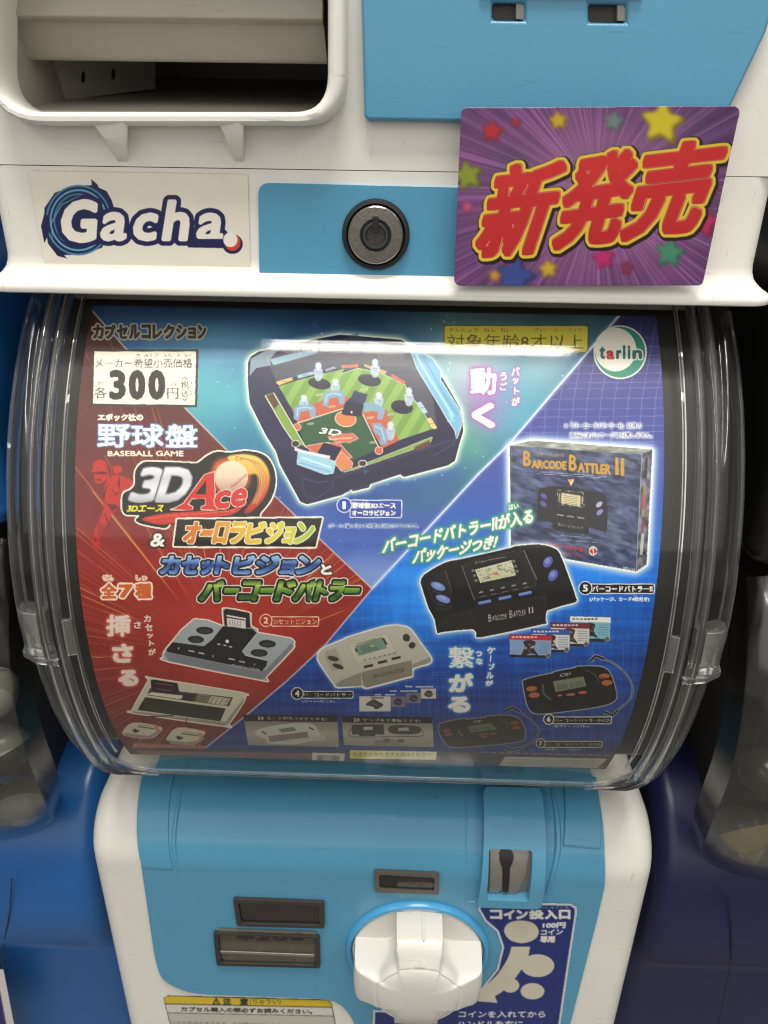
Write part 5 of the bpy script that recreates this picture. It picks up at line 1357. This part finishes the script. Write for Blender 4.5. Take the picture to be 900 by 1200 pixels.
w2 = window([(251.5, 1087), (375, 1091.5), (376, 1128), (255.5, 1125)], M['cap_grey'], f_mat=M['metal_dark'], top=1.6)
window([(438.5, 1015.5), (514.5, 1019), (514, 1042), (439.5, 1039)], M['dark'])
link('shelf_bar', body_plate([(259, 1109), (369, 1113.4), (369, 1116), (259, 1111.6)], 0.0024, 0.0030), M['silver'], w2, bevel=0.0002)
pa = price_art()
q_ = [on_y(x, y, -0.00195) for x, y in ((256, 1087.5), (371, 1091.5), (369, 1107), (258, 1103))]
link('price_card', ink_plane(pa, q_, 160, 24, gain=0.8), print_mat('price_ink'), w2)

# turning knob
kc = on_y(489, 1110, 0.0)
ring = link('dial_ring', lathe_y(kc, [(0.0418, 0.0006), (0.0418, 0.0028), (0.0408, 0.0044), (0.0392, 0.0047), (0.0383, 0.0036), (0.0383, 0.001)], 96), M['blue_light'], low)
def star_r(th, l, v):
    d = abs((th + math.pi / 4) % (math.pi / 2) - math.pi / 4)
    arm = min(l / max(math.cos(d), .2) ** .6, 0.0127 * (l / .036) ** .4 / max(math.sin(d), 1e-4))
    k = 700.0
    return math.log(math.exp(arm * k) + math.exp(v * k)) / k if arm < v + .02 else arm
knob_secs = [(0.0030, .0366, .0208), (0.0080, .0366, .0211), (0.0140, .0364, .0219), (0.0190, .0361, .0230), (0.0212, .0357, .0237), (0.0232, .0346, .0244), (0.0246, .0328, .0248), (0.0258, .0303, .0248), (0.0273, .0268, .0243), (0.0285, .0241, .0236), (0.0288, .0232, .0232), (0.0287, .0223, .0223), (0.0296, .0212, .0212), (0.0304, .0190, .0190), (0.0311, .0155, .0155), (0.0316, .0110, .0110), (0.0318, .0055, .0055), (0.0319, .0010, .0010)]
NK = 240
knob = link('knob', sweep([[Vector((kc.x + star_r(2 * math.pi * k / NK, l, v) * math.cos(2 * math.pi * k / NK), kc.y - h, kc.z + star_r(2 * math.pi * k / NK, l, v) * math.sin(2 * math.pi * k / NK))) for k in range(NK)] for h, l, v in knob_secs]), M['white_gloss'], low)
link('flange', lathe_y(kc, [(0.0378, 0.0010), (0.0378, 0.0032), (0.0372, 0.0038), (0.0200, 0.0040)], 96), M['white_gloss'], knob)
zt = kc.z + 0.0366
link('pointer_rib', plate(rounded([(kc.x + 0.0014, -0.0045), (kc.x + 0.0026, -0.0045), (kc.x + 0.0026, -0.0215), (kc.x + 0.0014, -0.0215)], 0.0005), [], lambda u, v, n: Vector((u, v, zt + n - 0.02 * max(0, -v - 0.016))), -0.002, 0.0008), M['white_gloss'], knob, bevel=0.0003)
link('arrow_mark', plate([(kc.x - 0.0024, -0.0), (kc.x + 0.0030, -0.0), (kc.x + 0.0003, 0.0040)], [], lambda u, v, n: Vector((u, -(0.0289 - 0.42 * (0.0018 + v) + n), kc.z + 0.0254 + v)), -0.0006, 0.0010), M['white_gloss'], knob, bevel=0.0002)

# printed labels of the lower machine
YL = -0.0019
cl = [(561, 1062)] + [(560, 1066), (568, 1080), (582, 1092), (588, 1110), (582, 1135), (562, 1160), (535, 1176), (500, 1186), (437, 1183), (433, 1285), (640, 1287)] + [(655, 1215), (668, 1126), (676.5, 1070), (676, 1063), (669, 1058.5), (570, 1056.5), (563, 1058)]
ca = coin_art()
w_, m_ = ca.mask(Art.ed(cl))
inner = np.zeros((ca.H, ca.W), np.float32); inner[w_[1]:w_[3], w_[0]:w_[2]] = m_
er = 1 - dilate(1 - inner, 3.0 * ca.K)
ca.img = ca.img * er[..., None] + np.array([196, 200, 204.]) * (1 - er[..., None])
link('coin_label', ink_plane(ca, [on_y(x, y, YL) for x, y in ((428, 1054), (684, 1054), (684, 1288), (428, 1288))], 420, 400, outline=cl, gain=1.0), print_mat('coin_label_ink', 0.35), low)
cq = [(191, 1170), (196, 1166.4), (384, 1171.4), (389, 1176), (404, 1255), (212, 1252)]
ka = caution_art()
w_, m_ = ka.mask(Art.ed(cq)); inner = np.zeros((ka.H, ka.W), np.float32); inner[w_[1]:w_[3], w_[0]:w_[2]] = m_
er = 1 - dilate(1 - inner, 1.2 * ka.K); ka.img = ka.img * er[..., None] + np.array([66, 60, 50.]) * (1 - er[..., None])
link('caution_label', ink_plane(ka, [on_y(x, y, -0.0004) for x, y in ((188, 1164), (408, 1164), (408, 1258), (188, 1258))], 360, 170, outline=cq), print_mat('caution_ink', 0.4), low)

# ------------------------------------------------------------------ the poster: one printed sheet bent behind the clear front
art = poster_art()
xa_, _ = POST.hit(88, 598); xb_, _ = POST.hit(776.5, 598)
_, s_top = POST.hit(440, 364.5); _, s_bot = POST.hit(440, 893)
NU, NV = 1000, 800
uu, vv = np.meshgrid(np.linspace(xa_, xb_, NU), np.linspace(s_top, s_bot, NV))
Yy, Zz = POST.yz(vv.ravel())
Pp = np.c_[uu.ravel(), Yy, Zz]
px_x, px_y = ppx(Pp)
rgb = art.sample(px_x, px_y, 1) * 1.06
poster = link('poster', ink_mesh(Pp, NU, NV, rgb), print_mat('poster_ink', 0.38, 0.0))
tag(poster, 'glossy red and blue toy poster with Japanese lettering curved behind the clear cover, priced 300', 'poster')
del art, rgb

# ------------------------------------------------------------------ upper machine: its base stands above
upm = thing('capsule_machine', 'white upper vending machine base with capsule outlet, Gacha. label, key lock and blue lid', 'vending machine', (0, 0.12, ZE - 0.0567), 'capsule vending machines in the rack')
YF = 0.016
def plan(hw, yf, r, z, n=8):
    P = []
    for cx, cy, a0 in ((-hw + r, 0.27, 90), (-hw + r, yf + r, 180), (hw - r, yf + r, 270), (hw - r, 0.27, 0)):
        rr = r
        for k in range(n + 1):
            a = R(a0 + 90 * k / n)
            P.append(Vector((cx + rr * math.cos(a), cy + rr * math.sin(a), z)))
    return P
lev = [(.1495, .0130, .0560), (.1525, .0108, .0567), (.1535, .0098, .0562), (.1538, .0095, .0550), (.1536, .0097, .0536), (.1526, .0106, .0524), (.1508, .0122, .0512), (.1492, .0138, .0496), (.1480, .0150, .0478), (.1473, .0157, .0455), (.1470, YF, .0430), (.1470, YF, .01135)]
link('base', sweep([plan(hw, yf, 0.009, ZE - d) for hw, yf, d in lev]), M['white'], upm)
# housing above the seam: front plate with the outlet opening, and two side walls
zlo, zhi = ZE - 0.01105, ZE + 0.160
hole_px = [(-5, 131), (383.5, 131), (383.5, -75), (-5, -75)]
flat = lambda Y: (lambda u, v, n: Vector((u, Y - n, v)))
def xz(px_pts, Y): return [(lambda p: (p.x, p.z))(on_y(x, y, Y)) for x, y in px_pts]
hole = rounded(xz(hole_px, 0.008), [0.0125, 0.012, 0.010, 0.010], 8)
link('housing_front', plate([(-0.141, zlo), (0.141, zlo), (0.141, zhi), (-0.141, zhi)], [[(x_ + (.0012 if x_ > -.06 else -.0012), z_ + (.0012 if z_ > ZE + .02 else -.0012)) for x_, z_ in hole]], flat(YF), -0.003, 0), M['white'], upm)
for sg in (-1, 1):
    oc = [(0.1410, YF)] + [(0.141 + 0.006 * math.sin(R(a)), YF + 0.006 - 0.006 * math.cos(R(a))) for a in range(10, 91, 10)] + [(0.147, 0.27), (0.144, 0.27), (0.144, YF + 0.008), (0.1410, YF + 0.004)]
    link('housing_side', plate([(sg * x, y) for x, y in oc], [], lambda u, v, n: Vector((u, v, n)), zlo, zhi), M['white'], upm)
rim_px = [(-25, 147.5), (405.5, 147.5), (405.5, -98), (-25, -98)]
rim_o = rounded(xz(rim_px, 0.0062), [0.020, 0.0165, 0.012, 0.012], 8)
rim_l = [(0, .024), (0, .0108), (.05, .0086), (.15, .0070), (.32, .0062), (.66, .0062), (.84, .0070), (.95, .0086), (1, .0108), (1, .0168)]
rim = link('outlet_rim', sweep([[Vector((a[0] + (b[0] - a[0]) * t_, Y_, a[1] + (b[1] - a[1]) * t_)) for a, b in zip(hole, rim_o)] for t_, Y_ in rim_l], caps=False), M['white'], upm)

def hull(pts):
    bm = bmesh.new()
    for p in pts: bm.verts.new(p)
    bmesh.ops.convex_hull(bm, input=bm.verts)
    return to_mesh(bm)
for (xA, xB, xC) in ((108, 148, 150), (256, 283, 286)):
    pts = [on_y(xA, 143, .0080), on_y(xB - 4, 143, .0066), on_y(xC, 143, .0080), on_y(xA, 146, .0162), on_y(xC, 146, .0162)]
    for f_ in (.35, .65, .88, 1.0):
        y_ = 146 + 44 * f_; w0 = xA + (xC - 9 - xA) * f_ ** .8
        yy_ = .0075 + (.0162 - .0075) * f_ ** 2.2
        pts += [on_y(w0, y_, yy_ + .0006), on_y(xC - 2, y_, yy_), on_y(xC, y_, .0163), on_y(w0 - 2, y_, .0163)]
    link('gusset', hull(pts), M['white'], upm, bevel=0.0010)

# inside the outlet
xi0, xi1 = min(h_[0] for h_ in hole) - .0002, max(h_[0] for h_ in hole) + .0002
zf = min(h_[1] for h_ in hole)
bm = bmesh.new()
def q4(*p): bm.faces.new([bm.verts.new(v) for v in p])
zt_ = ZE + 0.10
q4((xi0, .012, zf - .0005), (xi1, .012, zf - .0005), (xi1, .20, zf + .022), (xi0, .20, zf + .022))
q4((xi0, .20, zf), (xi1, .20, zf), (xi1, .20, zt_), (xi0, .20, zt_))
q4((xi0, .012, zf), (xi0, .20, zf), (xi0, .20, zt_), (xi0, .012, zt_))
q4((xi1, .012, zf), (xi1, .20, zf), (xi1, .20, zt_), (xi1, .012, zt_))
q4((xi0, .012, zt_), (xi1, .012, zt_), (xi1, .20, zt_), (xi0, .20, zt_))
chute = link('outlet_chute', to_mesh(bm), M['beige'], upm)
a, b = on_y(64, 70, .060), on_y(62, 119, .060)
c_, d_ = on_y(182, 72, .110), on_y(182, 104, .110)
bm = bmesh.new()
q4(a, b, d_, c_); q4(a + Vector((-.006, .004, 0)), b + Vector((-.006, .004, 0)), b, a)
br = link('bracket', to_mesh(bm), M['beige'], chute)
nb = (c_ - a).cross(b - a).normalized()
if nb.y > 0: nb = -nb
for u_, v_ in ((.26, .44), (.55, .40)):
    t0, b0 = a.lerp(c_, u_), b.lerp(d_, u_)
    p = t0.lerp(b0, v_); eu, ev = (c_ - a).normalized(), (b0 - t0).normalized()
    pts = [p + eu * .0011 * math.cos(q) + ev * .0022 * math.sin(q) + nb * h_ for q in np.linspace(0, 6.28, 14)[:-1] for h_ in (-.0002, .0003)]
    link('screw_hole', hull(pts), M['black'], br)
fl = [on_y(200, y, Y) for y, Y in ((-110, .030), (10, .0235), (20, .0225), (24, .0245), (27, .0300), (48, .0335), (68, .0365), (73, .0385))]
FP = [(p.y, p.z) for p in fl]
link('outlet_flap', extrude_x(FP + [(p[0] + .0022, p[1] + .0005) for p in FP[::-1]], on_y(-14, 40, .03).x, on_y(381, 40, .03).x), M['beige'], upm, bevel=0.0006)
p0, p1 = on_y(376, 150, .018), on_y(381, 60, .018)

# blue cash-box lid
YD = 0.0118
lid = [(423.5, -120), (423.5, 0), (427, 138.5), (432, 141), (840, 147), (848, 143), (860, 118), (899, 36), (905, 14), (906, -120)]
def rect(x0, y0, x1, y1): return [(x0, y0), (x1, y0 + .8), (x1, y1 + .8), (x0, y1)]
lido = link('cash_box_lid', plate(xz(lid, YD), [xz(rect(577, 3, 615, 23.5), YD), xz(rect(690, 4.5, 734, 26), YD)], flat(YF), -.0002, YF - YD), M['blue'], upm, bevel=0.0012)
for r_ in (rect(572, 0, 620, 28), rect(684, 0, 740, 31)):
    link('latch_hole', plate(xz(r_, YF - .0003), [], flat(YF - .0003), 0, .0004), M['dark'], lido)
for r_ in ((604, 4, 614, 23), (722, 6, 733, 25)):
    link('hole_lit_side', plate(xz(rect(*r_), YF - .001), [], flat(YF - .0007), 0, .0022), M['cap_grey'], lido)  # lighter strip standing for the lit right side inside each hole
link('lid_ledge', plate(xz([(560, -60), (756, -60), (754, -2), (562, -4)], YD - .001), [], flat(YD), -.0005, .0012), M['blue'], lido, bevel=.0012)

# key lock on its blue plate
YK = YF - 0.0012
link('lock_plate', plate(rounded(xz([(302.5, 214), (600, 221), (600, 338), (304, 332)], YK), 0.0045), [], flat(YF), -.0002, .0012), M['blue'], upm, bevel=.0004)
lc = on_y(440.5, 275, YK)
lock = link('key_lock', lathe_y(lc, [(.0128, 0), (.0128, .0010), (.0122, .0020), (.0112, .0022), (.0106, .0012), (.0104, .0004)], 72), M['black'], upm)
link('lock_face', lathe_y(lc, [(.0104, .0004), (.0104, .0024), (.0099, .0029), (.0060, .0030), (.0054, .0024), (.0054, .0008)], 72), M['metal'], lock)
link('lock_core', lathe_y(lc, [(.0049, .0006), (.0049, .0030), (.0046, .0034), (.0038, .0034), (.0035, .0026), (.0034, .0022), (0, .0022)], 48), M['metal_dark'], lock)
link('key_notch', box_mesh((lc.x - .0011, lc.y - .0041, lc.z + .0012), (lc.x + .0011, lc.y - .0015, lc.z + .0068)), M['black'], lock)

# logo film
ga = gacha_art()
gq = [(33, 198), (290, 202.5), (293.5, 318), (53.5, 316)]
link('logo_label', ink_plane(ga, [on_y(x, y, YF - .0005) for x, y in gq], 420, 190, gain=1.0), print_mat('logo_ink', 0.3), upm)

# ------------------------------------------------------------------ sale card stuck over the lid
sa = sale_art()
so = rounded([(540.5, 126), (867, 124.5), (823.5, 335), (531.5, 335)], 9, 8)
C4 = [on_y(538, 122, .0046), on_y(870, 122, .0046), on_y(828, 338, .0078), on_y(528, 338, .0078)]
card = link('sale_card', ink_plane(sa, C4, 620, 400, outline=so, curl=.0016), print_mat('sale_ink', 0.30, 0.3))
sm = card.modifiers.new('thickness', 'SOLIDIFY'); sm.thickness = 0.0008; sm.offset = -1
tag(card, 'purple starry plastic card with big red and yellow kanji stuck over the blue lid', 'sign')

# ------------------------------------------------------------------ neighbouring machines
def neighbour(label, cx, body_mat, seed, front, header_mat, caps, czd):
    rng = random.Random(seed)
    t = thing('capsule_machine', label, 'vending machine', (cx, 0.12, 0), 'capsule vending machines in the rack')
    hw = 0.150
    zc = CZ - czd
    prof = [(front + .020, 0.02), (front + .020, ZE - .500), (front - .002, ZE - .462), (front, ZE - .430)] + arc(front + .075, ZE - .425, .075, 5, 90, 14) + [(0.30, ZE - .350), (0.30, 0.02)]
    link('cabinet', extrude_x(prof, cx - hw, cx + hw), body_mat, t, bevel=.012, seg=5)
    cy = CY + .010
    link('capsule_bin', extrude_x(arc(cy, zc, .128, -52, 35, 30) + [(.30, zc + .128 * math.sin(R(35))), (.30, zc - .12)], cx - .120, cx + .120), M['dark'], t, bevel=.004)
    def sec(a, r0=.168):
        pts = []
        for k in range(0, 13):
            q = R(-90 + 15 * k)
            sx = math.copysign(abs(math.sin(q)) ** .5, math.sin(q)); hy = abs(math.cos(q)) ** .5
            taper = 1 - .22 * max(0, (-a - 8) / 44) ** 2
            pts.append((cx + sx * .146 * taper, r0 - .030 + .030 * hy))
        return pts
    secs = []
    for i in range(61):
        a = -52 + (90) * i / 60
        P = sec(a)
        secs.append([Vector((x, cy - r * math.cos(R(a)), zc + r * math.sin(R(a)))) for x, r in P] + [Vector((cx + (x - cx) * .985, cy - (r - .003) * math.cos(R(a)), zc + (r - .003) * math.sin(R(a)))) for x, r in P[::-1]])
    link('capsule_window', sweep(secs), M['dome'], t)
    link('window_edge', tube([secs[0][k] for k in range(13)], .0022), M['rib'], t)
    z0 = zc + .168 * math.sin(R(38))
    link('header', extrude_x([(cy - .168 * math.cos(R(38)) - .002, z0 + .002), (cy - .168 * math.cos(R(38)) - .002, z0 + .20), (.30, z0 + .20), (.30, z0 + .002)], cx - hw, cx + hw), header_mat, t, bevel=.010)
    return t, cy, zc

nl, cyl, zcl = neighbour('royal blue capsule machine at the left with a clear window of grey capsules', -0.318, M['royal'], 3, .020, M['royal'], None, .078)
nr, cyr, zcr = neighbour('dark navy capsule machine at the right with a clear window of dim olive capsules', 0.322, M['navy'], 9, .022, M['black'], None, .088)

def capsule(loc, r, top, bottom, rot, label, group):
    t = thing('capsule', label, 'toy capsule', loc, group)
    prof = [(math.sin(R(a)) * r, math.cos(R(a)) * r) for a in range(0, 91, 10)]
    mt = Matrix.Rotation(rot[0], 4, 'X') @ Matrix.Rotation(rot[1], 4, 'Z')
    for nm, sg, mat in (('lid', 1, top), ('cup', -1, bottom)):
        me = lathe_y((0, 0, 0), [(rr if rr > 1e-5 else 0, sg * h) for rr, h in prof], 24)
        me.transform(Matrix.Translation(Vector(loc)) @ mt)
        link(nm, me, mat, t)
    me = lathe_y((0, 0, 0), [(r * 1.01, -.0012), (r * 1.035, -.0012), (r * 1.035, .0012), (r * 1.01, .0012)], 24)
    me.transform(Matrix.Translation(Vector(loc)) @ mt); link('seam_ring', me, bottom, t)
    return t

def fill(cx, side, cy, zc, specs, group):
    for (dx, a, top, bot, lab, rx, rz) in specs:
        r = .0135
        rad = .168 - .006 - r - .002
        capsule((cx + side * dx, cy - rad * math.cos(R(a)), zc + rad * math.sin(R(a))), r, M[top], M[bot], (rx, rz), lab, group)
fill(-0.318, 1, cyl, zcl, [
    (.118, -30, 'cap_grey', 'cap_dark', 'grey capsule lowest in the left window near the corner', .4, .3),
    (.128, -6, 'cap_dark', 'cap_grey', 'dark topped capsule in the left window beside the poster cover', 1.2, .5),
    (.128, 8, 'cap_grey', 'cap_grey', 'plain grey capsule high in the left window', .2, .9),
    (.092, -34, 'cap_grey', 'cap_dark', 'grey and dark capsule at the bottom of the left window', .1, .2),
    (.098, -16, 'cap_dark', 'cap_dark', 'all dark capsule above the grey and dark one in the left window', .5, 1.4)], 'capsules in the left window')
fill(0.322, -1, cyr, zcr, [
    (.118, -22, 'cap_olive', 'cap_dark', 'olive topped capsule in the right window near the cover', .6, .2),
    (.096, -34, 'cap_dark', 'cap_olive', 'dark topped capsule at the bottom of the right window', .2, 1.0),
    (.086, -22, 'cap_olive', 'cap_olive', 'all olive capsule deeper along the right window', 1.4, .5),
    (.122, -2, 'cap_dark', 'cap_dark', 'all dark capsule highest in the right window', .9, .3)], 'capsules in the right window')
# white slip and clear hook glimpsed in the right window
ph = on_y(888, 998, .030)
slip = link('paper_slip', hull([ph + Vector(v) for v in ((-.009, 0, -.006), (.006, .003, -.009), (.010, .004, .004), (-.004, .002, .009), (-.009, .004, -.005), (.010, .008, .002))]), M['cap_white'])
tag(slip, 'crumpled white paper slip lying low in the right window', 'paper')

# cables hanging in the gaps
def cable(label, pts, Y0, r=.0011):
    P = [on_y(x, y, Y0 + dy) for x, y, dy in pts]
    P = [Vector(v) for v in smoothc([tuple(p) for p in P], 6, False)]
    o = link('cable', tube(P, r, 8), M['rubber'])
    return tag(o, label, 'cable', 'cables in the gaps between machines')
cable('black cable looped in the gap left of the white cabinet', [(131, 1090, .02), (129, 1130, 0), (131, 1165, 0), (137, 1178, 0), (143, 1170, .004), (136, 1140, .01), (133, 1105, .02), (140, 1135, .012), (146, 1172, .008), (150, 1182, .01), (156, 1172, .03)], .05)
cable('black cable looped in the dark gap right of the white cabinet', [(736, 1090, .03), (737, 1130, .01), (731, 1165, 0), (725, 1178, 0), (727, 1160, .004), (735, 1135, .01), (738, 1150, .0), (734, 1172, .0), (726, 1188, .01)], .07)

# small print and joints on the neighbours
lb = Art(-70, 1110, 30, 1260, 2, base=(40, 34, 96))
lb.poly([(-70, 1110), (-30, 1110), (6, 1135), (24, 1215), (34, 1260), (22, 1260), (10, 1215), (-4, 1140), (-70, 1120)], (206, 200, 200))
for i_ in range(6): lb.line([(-70, 1150 + i_ * 14), (-8 + i_ * 2, 1152 + i_ * 14)], 4, (120, 112, 170), .8)
link('side_label', ink_plane(lb, [on_y(x, y, .0180) for x, y in ((-66, 1132), (4, 1136), (26, 1250), (-66, 1250))], 90, 120), print_mat('side_label_ink', .35), nl)
for par, pts, Y in ((nr, [(853, 1052), (857, 1090), (856, 1130), (850, 1160), (842, 1200), (836, 1240)], .0205), (nl, [(14, 1030), (11, 1070), (3, 1120), (8, 1160)], .0185)):
    P_ = [on_y(x, y, Y) for x, y in smoothc(pts, 4, False)]
    link('panel_joint', tube(P_, .0004, 6), M['black'], par)
